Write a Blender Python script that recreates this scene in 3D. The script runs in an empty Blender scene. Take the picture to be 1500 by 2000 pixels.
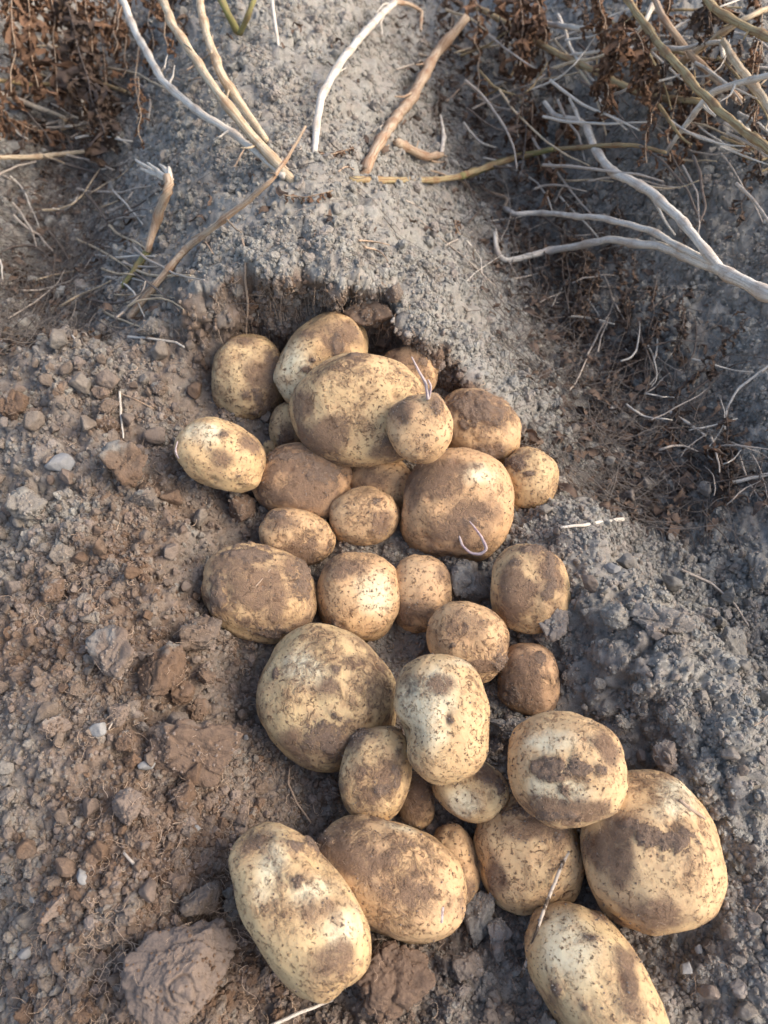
import bpy, bmesh, math, random
import numpy as np
from mathutils import Matrix, Vector, Euler

random.seed(7); RS = np.random.RandomState(11)
scene = bpy.context.scene
COL = scene.collection

# ------------------------------------------------------------------ camera
CAM_Z = 0.56; PITCH = math.radians(52); F = 1472.0
cam_d = bpy.data.cameras.new("camera"); cam = bpy.data.objects.new("camera", cam_d); COL.objects.link(cam)
cam.location = (0, 0, CAM_Z); cam.rotation_euler = (math.radians(90) - PITCH, 0, 0)
cam_d.sensor_fit = 'VERTICAL'; cam_d.sensor_height = 36.0; cam_d.lens = F / 2000 * 36
cam_d.clip_start = 0.01; cam_d.clip_end = 200
cam_d.dof.use_dof = True; cam_d.dof.focus_distance = 0.58; cam_d.dof.aperture_fstop = 9.0
scene.camera = cam

# ------------------------------------------------------------------ light
SUN_EL = math.radians(38); SUN_AZ = math.radians(12)      # from the right, a little behind the camera
sx, sy, sz = math.cos(SUN_EL) * math.cos(SUN_AZ), -math.cos(SUN_EL) * math.sin(SUN_AZ), math.sin(SUN_EL)
w = bpy.data.worlds.new("World"); scene.world = w; w.use_nodes = True
nt = w.node_tree; nt.nodes.clear()
sky = nt.nodes.new('ShaderNodeTexSky'); sky.sky_type = 'NISHITA'; sky.sun_disc = False
sky.sun_elevation = SUN_EL; sky.sun_rotation = math.atan2(sx, sy)
sky.air_density = 0.95; sky.dust_density = 3.5; sky.ozone_density = 1.0
bg = nt.nodes.new('ShaderNodeBackground'); bg.inputs[1].default_value = 0.15
wo = nt.nodes.new('ShaderNodeOutputWorld')
nt.links.new(sky.outputs[0], bg.inputs[0]); nt.links.new(bg.outputs[0], wo.inputs[0])
sd = bpy.data.lights.new("sun", 'SUN'); sd.energy = 1.0; sd.angle = math.radians(44); sd.color = (1.0, 0.92, 0.82)
sun = bpy.data.objects.new("sun", sd); COL.objects.link(sun)
sun.rotation_euler = Vector((sx, sy, sz)).to_track_quat('Z', 'Y').to_euler()
scene.view_settings.view_transform = 'Standard'; scene.view_settings.look = 'None'
scene.view_settings.gamma = 1; scene.view_settings.exposure = 1.22
scene.view_settings.use_curve_mapping = False
scene.cycles.max_bounces = 5

# ------------------------------------------------------------------ rays
RIGHT = np.array([1.0, 0, 0]); UP = np.array([0, math.sin(PITCH), math.cos(PITCH)]); FWD = np.array([0, math.cos(PITCH), -math.sin(PITCH)])
C0 = np.array([0, 0, CAM_Z])
def ray(px, py):
    return RIGHT * ((px - 750) / F) + UP * ((1000 - py) / F) + FWD       # |.| along forward axis = 1
def atz(px, py, z):
    d = ray(px, py); t = (z - CAM_Z) / d[2]; return C0 + d * t

# ------------------------------------------------------------------ noise
def hsh(i, j, k, s):
    n = (i.astype(np.int64) * 374761393 + j.astype(np.int64) * 668265263 + k.astype(np.int64) * 2147483647 + s * 1274126177) & 0xffffffff
    n = ((n ^ (n >> 13)) * 1274126177) & 0xffffffff
    n = (n ^ (n >> 16)) & 0xffffff
    return n.astype(np.float32) / float(0xffffff)
def vn3(x, y, z, s=0):                                       # value noise -1..1
    xi, yi, zi = np.floor(x), np.floor(y), np.floor(z)
    fx, fy, fz = x - xi, y - yi, z - zi
    fx = fx * fx * (3 - 2 * fx); fy = fy * fy * (3 - 2 * fy); fz = fz * fz * (3 - 2 * fz)
    r = 0
    for a in (0, 1):
        for b in (0, 1):
            for c in (0, 1):
                r = r + hsh(xi + a, yi + b, zi + c, s) * (fx if a else 1 - fx) * (fy if b else 1 - fy) * (fz if c else 1 - fz)
    return r * 2 - 1
def vn2(x, y, s=0):
    xi, yi = np.floor(x), np.floor(y); fx, fy = x - xi, y - yi
    fx = fx * fx * (3 - 2 * fx); fy = fy * fy * (3 - 2 * fy); z0 = np.zeros_like(xi); r = 0
    for a in (0, 1):
        for b in (0, 1):
            r = r + hsh(xi + a, yi + b, z0, s) * (fx if a else 1 - fx) * (fy if b else 1 - fy)
    return r * 2 - 1
def fbm2(x, y, sc, o=4, s=0):
    r = 0; a = 1; t = 0
    for k in range(o):
        r = r + a * vn2(x * sc + 17.3 * k, y * sc - 9.1 * k, s + k); t += a; a *= .5; sc *= 2.03
    return r / t
def fbm3(x, y, z, sc, o=3, s=0):
    r = 0; a = 1; t = 0
    for k in range(o):
        r = r + a * vn3(x * sc + 7.3 * k, y * sc - 3.1 * k, z * sc + 5.7 * k, s + k); t += a; a *= .5; sc *= 2.03
    return r / t
def cobble(x, y, z, sc, s=0):
    """rounded lumps side by side (0..1) of uneven size; second value is a random id per lump"""
    x, y, z = (x * sc).astype(np.float32), (y * sc).astype(np.float32), (z * sc).astype(np.float32)
    xi, yi, zi = np.floor(x).astype(np.int64), np.floor(y).astype(np.int64), np.floor(z).astype(np.int64)
    best = np.full(x.shape, 9.0, np.float32); idv = np.zeros(x.shape, np.float32)
    for a in (-1, 0, 1):
        for b in (-1, 0, 1):
            for c in (-1, 0, 1):
                cx, cy, cz = xi + a, yi + b, zi + c
                n = (cx * 374761393 + cy * 668265263 + cz * 2147483647 + s * 1274126177) & 0xffffffff
                n = ((n ^ (n >> 13)) * 1274126177) & 0xffffffff; n = n ^ (n >> 16)
                hx = (n & 255).astype(np.float32) / 255; hy = ((n >> 8) & 255).astype(np.float32) / 255; hz = ((n >> 16) & 255).astype(np.float32) / 255; hr = ((n >> 24) & 255).astype(np.float32) / 255
                d = ((x - cx - hx) ** 2 + (y - cy - hy) ** 2 + (z - cz - hz) ** 2) / (0.22 + 0.78 * hr)
                m = d < best; best = np.where(m, d, best); idv = np.where(m, hr, idv)
    h = np.sqrt(np.clip(1 - best * 1.1, 0, 1)) * (0.35 + 0.65 * idv)
    return h, idv
def sstep(x): x = np.clip(x, 0, 1); return x * x * (3 - 2 * x)

# ------------------------------------------------------------------ the lie of the land
AL = math.radians(8.3); PER = 0.68; U0 = 0.01
def base(x, y):
    u = x * math.cos(AL) + y * math.sin(AL) - U0
    c = 0.5 + 0.5 * np.cos(2 * math.pi * u / PER)
    return -0.055 + 0.21 * c ** 0.95
# (px, py, height, brownness 0 grey dry .. 1 freshly dug brown, roughness)
CP = [(20,700,.035,.7,1),(150,680,.05,.7,1),(300,660,.07,.6,1),(370,700,.055,.6,1),(200,800,.06,.65,1),(60,850,.055,.45,1),(330,850,.04,.7,1),
 (300,960,.04,.8,1),(100,1000,.05,.35,1),(0,1050,.035,.25,1),(250,1080,.05,.9,1),(400,1050,.02,.6,1),(100,1200,.05,.8,1),(300,1230,.045,.9,1),
 (0,1300,.045,.8,1),(150,1450,.05,.8,1),(380,1400,.02,.8,1),(250,1600,.045,1,1),(100,1700,.03,.8,1),(0,1850,-.015,.3,1),(0,1650,.015,.3,1),
 (350,1700,.03,1,1),(200,1900,.02,.9,1),(0,2050,-.04,.3,1),(350,1980,.01,.9,1),(500,1960,-.005,.8,1),(60,1500,.04,.4,1),
 (600,720,.03,.6,.6),(760,700,.035,.5,.6),(480,700,.03,.6,.8),(440,860,.015,.6,.8),(700,850,.005,.5,.5),(900,800,.01,.4,.6),(1030,880,.0,.3,.7),
 (600,1000,.0,.6,.6),(900,1000,-.01,.4,.6),(1080,1010,.005,.25,.8),(480,1150,-.005,.6,.8),(750,1200,-.02,.4,.4),(980,1200,-.01,.3,.6),(1110,1310,-.005,.35,.5),
 (470,1400,-.005,.6,.8),(800,1450,-.025,.5,.5),(1100,1450,-.015,.35,.5),(560,1600,-.015,.7,.9),(850,1700,-.03,.5,.7),(1200,1650,-.02,.35,.6),
 (700,1960,-.015,.75,.9),(950,1900,-.03,.45,.9),(1350,1900,-.01,.3,.7),(1280,1460,.01,.3,.7),(1420,1720,.005,.25,.8),
 (1160,1000,.03,.1,.8),(1210,1150,.045,.1,1),(1180,1300,.03,.3,.8),(1300,1280,.05,.1,1),(1320,1400,.04,.15,1),(1440,1500,.04,.1,1),
 (1490,1800,.025,.15,1),(1500,2000,.01,.2,1),(1420,1150,.015,.05,1),(1500,1300,.0,.05,1),(1500,1480,.02,.05,1),(1330,1000,-.01,.1,.9),(1230,930,.0,.1,.7),
 (0,665,.03,.5,1),(150,648,.045,.5,1),(260,640,.06,.4,1)]
pts = []; val = []; cpw = []
for px, py, z, b, r in CP:
    p = atz(px, py, z); pts.append((p[0], p[1])); val.append(z - base(p[0], p[1])); cpw.append((p[0], p[1], b, r))
for y in np.arange(0.9, 3.0, 0.22):
    for x in np.arange(-1.5, 1.6, 0.22): pts.append((x, y)); val.append(0)
for y in np.arange(-.6, 0.9, 0.2):
    for x in (.5, .7, 1.0, 1.4, -1.0, -1.4): pts.append((x, y)); val.append(0)
for x, y in [(-.6,-.2),(-.6,.1),(-.6,.4),(-.7,.6)]: pts.append((x, y)); val.append(-.0)
for x in np.arange(-.3, .5, .15): pts.append((x, -.5)); val.append(-.02)
pts = np.array(pts); val = np.array(val)
def phi(r): return r
D = np.hypot(pts[:, None, 0] - pts[None, :, 0], pts[:, None, 1] - pts[None, :, 1])
n = len(pts); A = np.zeros((n + 1, n + 1)); A[:n, :n] = -np.sqrt(D ** 2 + .03 ** 2) + np.eye(n) * 0.003; A[:n, n] = 1; A[n, :n] = 1
sol = np.linalg.solve(A, np.append(val, 0))
GX = np.arange(-1.7, 1.71, 0.012); GY = np.arange(-.7, 3.11, 0.012)
gx, gy = np.meshgrid(GX, GY); RES = np.full(gx.shape, sol[n])
for k in range(n): RES -= sol[k] * np.sqrt((gx - pts[k, 0]) ** 2 + (gy - pts[k, 1]) ** 2 + .03 ** 2)
BR = np.zeros(gx.shape); RG = np.zeros(gx.shape); WS = np.zeros(gx.shape)
cw = list(cpw)
for y in np.arange(0.75, 3.0, 0.12):
    for x in np.arange(-1.5, 1.6, 0.12): cw.append((x, y, .10, .7))
for px, py, b in [(300,560,.1),(500,470,.12),(650,470,.15),(850,520,.15),(950,600,.12),(1080,740,.08),(1160,850,.08),(1200,700,.05),(1350,800,.05),(100,560,.1),(0,600,.1),(200,600,.1),(30,480,.08),(150,450,.08),(0,350,.1),(150,320,.1),(250,400,.1),(330,560,.12),(0,200,.15),(-200,500,.1),(-200,600,.1),(80,620,.12)]:
    p = atz(px, py, .08); cw.append((p[0], p[1], b, .7))
for x, y, b, r in cw:
    wgt = 1 / (((gx - x) ** 2 + (gy - y) ** 2) + .0008) ** 1.6
    BR += wgt * b; RG += wgt * r; WS += wgt
BR /= WS; RG /= WS
def bil(G, x, y):
    fx = np.clip((x - GX[0]) / .012, 0, len(GX) - 1.001); fy = np.clip((y - GY[0]) / .012, 0, len(GY) - 1.001)
    i = fx.astype(int); j = fy.astype(int); a = fx - i; b = fy - j
    return G[j, i] * (1 - a) * (1 - b) + G[j, i + 1] * a * (1 - b) + G[j + 1, i] * (1 - a) * b + G[j + 1, i + 1] * a * b
# rim of the dug hollow: (px, py, rim height, width of the wall)
RIM = [(-400,640,.0,.05),(0,628,.0,.05),(200,640,.04,.05),(330,625,.08,.03),(390,590,.11,.018),(440,548,.13,.008),(560,528,.145,.006),(690,522,.148,.006),(795,545,.14,.007),
       (850,610,.115,.009),(925,690,.09,.010),(1010,735,.07,.011),(1070,790,.05,.012),(1130,850,.035,.013),(1145,905,.03,.02),(1175,990,.03,.04),(1290,1100,.03,.05),(1500,1250,.0,.05),(1900,1500,-.02,.05)]
RW = np.array([list(atz(a, b, c)[:2]) + [d] for a, b, c, d in RIM])
poly = [tuple(p[:2]) for p in RW] + [(1.2, -.9), (-1.2, -.9)]
def rimdist(x, y):
    """signed distance to the rim (positive inside the hollow) and wall width"""
    best = np.full(x.shape, 9.0); wd = np.full(x.shape, .05)
    for k in range(len(RW) - 1):
        ax, ay, aw = RW[k]; bx, by, bw = RW[k + 1]; dx, dy = bx - ax, by - ay
        t = np.clip(((x - ax) * dx + (y - ay) * dy) / (dx * dx + dy * dy), 0, 1)
        d = np.hypot(x - ax - t * dx, y - ay - t * dy); m = d < best
        best = np.where(m, d, best); wd = np.where(m, aw + t * (bw - aw), wd)
    ins = np.zeros(x.shape, bool); q = poly[-1]
    for p in poly:
        c = ((p[1] > y) != (q[1] > y)); 
        with np.errstate(divide='ignore', invalid='ignore'):
            xx = (q[0] - p[0]) * (y - p[1]) / (q[1] - p[1]) + p[0]
        ins ^= c & (x < xx); q = p
    return np.where(ins, best, -best), wd
def H(x, y, full=False):
    x = np.asarray(x, float); y = np.asarray(y, float)
    b = base(x, y); inb = (np.abs(x) < 1.65) & (y > -.65) & (y < 3.05)
    res = np.where(inb, bil(RES, x, y), 0)
    sdist, wd = rimdist(x, y)
    wob = 0.016 * fbm2(x, y, 24, 2, 5) + np.where(wd > .02, 0.005, .0015) * fbm2(x, y, 120, 2, 9)
    m = sstep((sdist + wob) / wd * .5 + .35)
    h = b + (res) * m
    if full: return h, m, sdist, wd
    return h
def hit(px, py):
    """where the view ray through a pixel of the photograph meets the land"""
    d = ray(px, py); ts = np.linspace(.25, 3.5, 1300); P = C0 + d * ts[:, None]
    hh = H(P[:, 0], P[:, 1]); k = np.argmax(P[:, 2] < hh)
    if k == 0: k = len(ts) - 1
    return ts[k]
def browness(x, y): return float(bil(BR, np.array([x]), np.array([y]))[0])

# ------------------------------------------------------------------ object helpers
def tag(o, label=None, cat=None, group=None, kind=None):
    if label: o['label'] = label
    if cat: o['category'] = cat
    if group: o['group'] = group
    if kind: o['kind'] = kind
    return o
def mesh_np(name, V, Fc, mat, smooth=True):
    me = bpy.data.meshes.new(name); V = np.asarray(V, np.float32)
    Fa = np.asarray(Fc, np.int32); k = Fa.shape[1]
    me.vertices.add(len(V)); me.vertices.foreach_set('co', V.ravel())
    me.loops.add(Fa.size); me.loops.foreach_set('vertex_index', Fa.ravel())
    me.polygons.add(len(Fa)); me.polygons.foreach_set('loop_start', np.arange(0, Fa.size, k, dtype=np.int32))
    me.update(calc_edges=True); me.validate()
    me.polygons.foreach_set('use_smooth', np.full(len(Fa), smooth))
    if mat: me.materials.append(mat)
    return me
def link(name, me, parent=None):
    o = bpy.data.objects.new(name, me); COL.objects.link(o)
    if parent: o.parent = parent
    return o
def attr(me, name, a):
    t = me.attributes.new(name, 'FLOAT', 'POINT'); t.data.foreach_set('value', np.asarray(a, np.float32))
def strand_geo(Q, rad, ns=3):
    n_, m = Q.shape[:2]; tg = np.gradient(Q, axis=1); tg /= np.linalg.norm(tg, axis=2, keepdims=True) + 1e-12
    n1 = np.cross(tg, np.array([.2, .3, .9])); n1 /= np.linalg.norm(n1, axis=2, keepdims=True) + 1e-9; n2 = np.cross(tg, n1)
    a = np.arange(ns) * 2 * math.pi / ns; tp = np.linspace(1, .5, m)
    V = Q[:, :, None, :] + (rad[:, None] * tp[None, :])[:, :, None, None] * (np.cos(a)[None, None, :, None] * n1[:, :, None, :] + np.sin(a)[None, None, :, None] * n2[:, :, None, :])
    b = (np.arange(n_) * m * ns)[:, None, None] + (np.arange(m - 1) * ns)[None, :, None]; j = np.arange(ns)[None, None, :]; j2 = (j + 1) % ns
    return V.reshape(-1, 3), np.stack([b + j, b + j2, b + ns + j2, b + ns + j], -1).reshape(-1, 4)
_ico = {}
def ico(s):
    if s not in _ico:
        bm = bmesh.new(); bmesh.ops.create_icosphere(bm, subdivisions=s, radius=1)
        _ico[s] = (np.array([v.co[:] for v in bm.verts]), np.array([[v.index for v in f.verts] for f in bm.faces])); bm.free()
    return _ico[s]

# ------------------------------------------------------------------ materials
class MT:
    def __init__(s, name):
        s.m = bpy.data.materials.new(name); s.m.use_nodes = True; s.t = s.m.node_tree
        s.b = s.t.nodes['Principled BSDF']; s.b.inputs['Specular IOR Level'].default_value = .15
    def n(s, ty, **k):
        o = s.t.nodes.new(ty)
        for a, v in k.items(): setattr(o, a, v)
        return o
    def l(s, a, b): s.t.links.new(a, b)
    def attr(s, name, ty='GEOMETRY'):
        return s.n('ShaderNodeAttribute', attribute_name=name, attribute_type=ty).outputs['Fac']
    def co(s, kind='Object'):
        return s.n('ShaderNodeTexCoord').outputs[kind]
    def noise(s, vec, sc, det=3, rough=.55, dist=0):
        o = s.n('ShaderNodeTexNoise'); s.l(vec, o.inputs['Vector']); o.inputs['Scale'].default_value = sc
        o.inputs['Detail'].default_value = det; o.inputs['Roughness'].default_value = rough; o.inputs['Distortion'].default_value = dist
        return o.outputs['Fac']
    def math(s, op, a, b=None, c=None, clamp=False):
        o = s.n('ShaderNodeMath', operation=op); o.use_clamp = clamp
        for i, v in enumerate((a, b, c)):
            if v is None: continue
            if isinstance(v, (int, float)): o.inputs[i].default_value = v
            else: s.l(v, o.inputs[i])
        return o.outputs[0]
    def rng(s, v, a, b, c=0, d=1):
        o = s.n('ShaderNodeMapRange', interpolation_type='SMOOTHSTEP'); s.l(v, o.inputs[0])
        for i, q in enumerate((a, b, c, d)): o.inputs[i + 1].default_value = q
        return o.outputs[0]
    def cells(s, vec, sc, thr, soft=.12):
        o = s.n('ShaderNodeTexVoronoi'); s.l(vec, o.inputs['Vector']); o.inputs['Scale'].default_value = sc; o.inputs['Randomness'].default_value = 1
        c_ = s.n('ShaderNodeSeparateColor'); s.l(o.outputs['Color'], c_.inputs[0])
        r = s.math('MULTIPLY', s.rng(c_.outputs[0], .55, 1.0), thr)                 # only some cells, each with its own size
        return s.rng(s.math('SUBTRACT', r, o.outputs['Distance']), 0, soft)
    def mix(s, f, a, b, mode='MIX'):
        o = s.n('ShaderNodeMix', data_type='RGBA', blend_type=mode)
        for i, v in ((0, f), (6, a), (7, b)):
            if isinstance(v, (int, float)): o.inputs[i].default_value = v
            elif isinstance(v, tuple): o.inputs[i].default_value = (*v, 1)
            else: s.l(v, o.inputs[i])
        return o.outputs[2]
    def bump(s, h, dist, strength=1.0, prev=None):
        o = s.n('ShaderNodeBump'); s.l(h, o.inputs['Height']); o.inputs['Distance'].default_value = dist; o.inputs['Strength'].default_value = strength
        if prev: s.l(prev, o.inputs['Normal'])
        return o.outputs[0]
    def out(s, col, rough=.95, normal=None):
        if isinstance(col, tuple): s.b.inputs['Base Color'].default_value = (*col, 1)
        else: s.l(col, s.b.inputs['Base Color'])
        if isinstance(rough, (int, float)): s.b.inputs['Roughness'].default_value = rough
        else: s.l(rough, s.b.inputs['Roughness'])
        if normal: s.l(normal, s.b.inputs['Normal'])
        return s.m
def soil_material(name, ty):
    m = MT(name)
    br = m.attr('brown', ty)
    vec = m.n('ShaderNodeNewGeometry').outputs['Position']
    n1 = m.noise(vec, 28, 4, .6); n2 = m.noise(vec, 160, 4, .65); n3 = m.noise(vec, 900, 4, .7)
    if ty == 'INSTANCER': rnd = m.attr('tint', ty)
    elif ty == 'OBJECT': rnd = m.n('ShaderNodeObjectInfo').outputs['Random']
    else: rnd = m.attr('tint', ty)
    grey = m.mix(n2, (.145, .138, .118), (.49, .465, .405)); brown = m.mix(n2, (.085, .055, .037), (.265, .168, .108))
    br = m.math('SUBTRACT', br, m.attr('grey_side')) if ty == 'OBJECT' else br
    f = m.math('ADD', br, m.math('MULTIPLY', m.math('SUBTRACT', n1, .5), .9))
    f = m.math('ADD', f, m.math('MULTIPLY', m.math('SUBTRACT', rnd, .5), .5), clamp=True)
    c = m.mix(f, grey, brown)
    c = m.mix(m.math('MULTIPLY', m.rng(n3, .35, .75), .5), c, m.mix(.5, c, (.05, .035, .028)))
    c = m.mix(m.math('MULTIPLY', m.rng(rnd, .55, 1), .28), c, (.50, .45, .40))
    if ty == 'OBJECT' and name == 'clod_soil': c = m.mix(.22, c, (.10, .07, .05))      # clods from deeper down are damper
    nm = m.bump(n2, .0022, .9); nm = m.bump(n3, .0009, 1.0, nm)
    return m.out(c, .98, nm)
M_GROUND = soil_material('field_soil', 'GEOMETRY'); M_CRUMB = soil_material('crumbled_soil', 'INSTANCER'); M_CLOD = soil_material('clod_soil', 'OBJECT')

def potato_material():
    m = MT('potato_skin'); vec = m.co('Object')
    of = m.n('ShaderNodeVectorMath', operation='ADD'); m.l(vec, of.inputs[0])
    cmb = m.n('ShaderNodeCombineXYZ'); r = m.n('ShaderNodeObjectInfo').outputs['Random']
    for i in range(3): m.l(m.math('MULTIPLY', r, 3.7 * (i + 1)), cmb.inputs[i])
    m.l(cmb.outputs[0], of.inputs[1]); v = of.outputs[0]
    tone = m.attr('tone', 'OBJECT'); speck = m.attr('specks', 'OBJECT')
    mud = m.attr('mud'); film = m.attr('film'); pale = m.attr('pale'); eye = m.attr('eye')
    na = m.noise(v, 24, 4, .62); nb = m.noise(v, 75, 5, .68); nc = m.noise(v, 260, 4, .68); nd = m.noise(v, 950, 3, .7); ne = m.noise(v, 135, 5, .72, 1.0); nf = m.noise(v, 620, 4, .7)
    hue = m.n('ShaderNodeObjectInfo').outputs['Random']
    c = m.mix(tone, (.63, .485, .245), (.55, .335, .175)); c = m.mix(m.math('MULTIPLY', hue, .3), c, (.60, .385, .235))
    c = m.mix(m.math('MULTIPLY', m.rng(na, .38, .68), .6), c, (.49, .30, .145))
    c = m.mix(m.math('MULTIPLY', pale, .8), c, (.70, .62, .42))
    c = m.mix(m.math('MULTIPLY', m.rng(nb, .42, .68), .5), c, (.46, .275, .145))          # russet clouding
    c = m.mix(m.math('MULTIPLY', m.rng(nc, .48, .66), .35), c, (.34, .20, .10))          # fine netting
    c = m.mix(m.math('MULTIPLY', m.rng(nd, .60, .70), .3), c, (.82, .68, .46))           # lenticels
    # dusty film of soil
    fl = m.math('ADD', m.math('MULTIPLY', film, m.rng(ne, .2, .62, .55, 1.15)), m.math('MULTIPLY', m.rng(na, .44, .66), m.math('MULTIPLY', m.rng(ne, .38, .62), m.math('MULTIPLY_ADD', speck, .85, .15))), clamp=True)
    soilc = m.mix(m.noise(v, 330, 4, .75), (.12, .076, .05), (.34, .22, .145))
    c = m.mix(m.math('MULTIPLY', fl, .93), c, soilc)
    # specks of clinging soil
    s1 = m.math('MULTIPLY', m.rng(ne, .57, .63), m.rng(nb, .44, .6)); s2 = m.math('MULTIPLY', m.rng(nc, .63, .71), m.rng(na, .42, .62)); vd = m.n('ShaderNodeVectorMath', operation='ADD'); m.l(v, vd.inputs[0]); nz_ = m.n('ShaderNodeTexNoise'); m.l(v, nz_.inputs['Vector']); nz_.inputs['Scale'].default_value = 600; nz_.inputs['Detail'].default_value = 2
    vs_ = m.n('ShaderNodeVectorMath', operation='SCALE'); m.l(nz_.outputs['Color'], vs_.inputs[0]); vs_.inputs['Scale'].default_value = .0016; m.l(vs_.outputs[0], vd.inputs[1]); vv = vd.outputs[0]
    s3 = m.math('MAXIMUM', m.math('MULTIPLY', m.cells(vv, 420, .46), m.math('MULTIPLY', m.rng(ne, .42, .60), m.rng(na, .38, .62))), m.math('MULTIPLY', m.cells(vv, 200, .42), m.rng(nb, .40, .6)))
    sp = m.math('MULTIPLY', m.math('MAXIMUM', m.math('MAXIMUM', s1, s3), s2), m.math('MULTIPLY_ADD', speck, 1.1, .15), clamp=True)
    c = m.mix(m.math('MULTIPLY', sp, .58), c, m.mix(nd, (.10, .058, .036), (.24, .15, .09)))
    c = m.mix(m.math('MULTIPLY', eye, .75), c, (.20, .11, .065))
    mdm = m.rng(m.math('ADD', mud, m.math('MULTIPLY', m.math('SUBTRACT', m.math('ADD', nf, nc), 1.0), 2.6)), .30, .70)
    c = m.mix(m.math('MULTIPLY', mdm, .96), c, m.mix(m.noise(v, 420, 4, .8), (.10, .066, .047), (.34, .24, .17)))
    h = m.math('ADD', m.math('MULTIPLY', sp, 1.4), m.math('MULTIPLY', nc, .5))
    h = m.math('ADD', h, m.math('MULTIPLY', m.math('MULTIPLY', m.math('MAXIMUM', fl, mdm), m.math('ADD', nd, nf)), 1.6))
    nm = m.bump(h, .0009, 1.0)
    ro = m.math('ADD', m.math('MULTIPLY', m.math('MAXIMUM', mdm, fl), .3), .64)
    m.b.inputs['Specular IOR Level'].default_value = .22
    m.b.inputs['Subsurface Weight'].default_value = .06; m.b.inputs['Subsurface Radius'].default_value = (.008, .004, .002); m.b.inputs['Subsurface Scale'].default_value = 1
    return m.out(c, ro, nm)
M_POT = potato_material()
def stalk_material(name, c1, c2, cs, amt=.5):
    m = MT(name); p = m.n('ShaderNodeNewGeometry').outputs['Position']
    cb = m.n('ShaderNodeCombineXYZ'); m.l(m.attr('ca'), cb.inputs[0]); m.l(m.attr('sa'), cb.inputs[1]); m.l(m.attr('along'), cb.inputs[2]); v = cb.outputs[0]
    a = m.noise(v, 1.3, 4, .65); st = m.noise(v, 5, 3, .6); d = m.noise(v, 2.4, 5, .72, .3); b = m.noise(p, 420, 3, .7)
    c = m.mix(a, c1, c2); c = m.mix(m.math('MULTIPLY', m.rng(d, .44, .60), amt), c, cs)
    pb = m.noise(p, 34, 5, .75, 1.5); c = m.mix(m.math('MULTIPLY', m.rng(pb, .54, .62), amt * .8), c, cs); c = m.mix(m.math('MULTIPLY', m.attr('knot'), .6), c, cs)
    c = m.mix(m.math('MULTIPLY', m.rng(st, .48, .68), .45), c, m.mix(.6, c, (.12, .08, .05)))
    c = m.mix(m.math('MULTIPLY', m.rng(b, .56, .68), .5), c, (.16, .11, .08))
    return m.out(c, .85, m.bump(st, .0006, .8, m.bump(b, .0006, .7)))
M_GRAIN = soil_material('grain_soil', 'OBJECT')
M_CREAM = stalk_material('dry_cream_stalk', (.52, .40, .25), (.74, .64, .46), (.33, .20, .11), .65)
M_WHITE = stalk_material('bleached_stalk', (.60, .54, .44), (.84, .78, .67), (.40, .30, .22), .45)
M_TAN = stalk_material('tan_stalk', (.37, .27, .18), (.62, .50, .36), (.28, .15, .08), .7)
M_GREEN = stalk_material('greenish_stalk', (.17, .19, .06), (.30, .27, .12), (.28, .18, .09), .5)
M_OLIVE = stalk_material('olive_brown_stalk', (.30, .24, .12), (.50, .40, .22), (.22, .12, .06), .8)
M_DARK = stalk_material('dark_dry_stalk', (.085, .072, .062), (.27, .235, .20), (.08, .05, .035), .8)
M_STRAW = stalk_material('dry_straw', (.40, .33, .26), (.66, .59, .50), (.25, .17, .11), .5)
M_ROOT = stalk_material('fine_root', (.42, .29, .19), (.62, .48, .36), (.28, .18, .11), .5)
M_SPROUT = stalk_material('pale_sprout', (.52, .43, .38), (.74, .65, .58), (.32, .20, .26), .8)
def leaf_material(name, c1, c2):
    m = MT(name); v = m.co('Object'); r = m.n('ShaderNodeObjectInfo').outputs['Random']
    a = m.noise(v, 90, 4, .65); b = m.noise(v, 500, 3, .6)
    c = m.mix(a, c1, c2); c = m.mix(m.math('MULTIPLY', r, .6), c, (.12, .075, .05))
    return m.out(c, .9, m.bump(b, .001, .8))
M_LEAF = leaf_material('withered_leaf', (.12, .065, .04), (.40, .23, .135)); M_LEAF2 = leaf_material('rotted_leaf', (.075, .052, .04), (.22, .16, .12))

# ------------------------------------------------------------------ ground
NC, NR = 740, 930
c = np.linspace(-1, 1, NC); cc = c + np.sign(c) * 90 * np.maximum(0, np.abs(c) - .9) ** 2
def wid(y): return 0.36 + 0.50 * np.maximum(y, -.25)
ys = np.concatenate([np.linspace(-.45, 2.6, 2200), 2.6 * (60 / 2.6) ** np.linspace(0, 1, 120)[1:]])
nco = 120; ci = np.linspace(0, NC - 1, nco); cco = np.interp(ci, np.arange(NC), cc)
YS = np.repeat(ys[:, None], nco, 1); XS = cco[None, :] * wid(YS); HS = H(XS, YS)
dy = np.diff(YS, axis=0); dh = np.diff(HS, axis=0); mx = .5 * (XS[1:] + XS[:-1]); my = .5 * (YS[1:] + YS[:-1])
dist = np.sqrt(mx ** 2 * .3 + my ** 2 + .45 ** 2)
cost = np.sqrt(dy ** 2 * (.45 / dist + .12) ** 2 + dh ** 2 * .9) / dist ** 1.0
cost *= np.where(my > 1.7, .35, 1)
cum = np.vstack([np.zeros((1, nco)), np.cumsum(cost, 0)])
Yr = np.zeros((NR, nco))
for k in range(nco): Yr[:, k] = np.interp(np.linspace(0, cum[-1, k], NR), cum[:, k], ys)
ker = np.ones(5) / 5
Yr = np.apply_along_axis(lambda r: np.convolve(np.pad(r, 2, mode='edge'), ker, 'valid'), 1, Yr)
Y = np.zeros((NR, NC))
for k in range(NR): Y[k] = np.interp(np.arange(NC), ci, Yr[k])
X = cc[None, :] * wid(Y)
Z, MM, SD, WD = H(X, Y, True)
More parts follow.
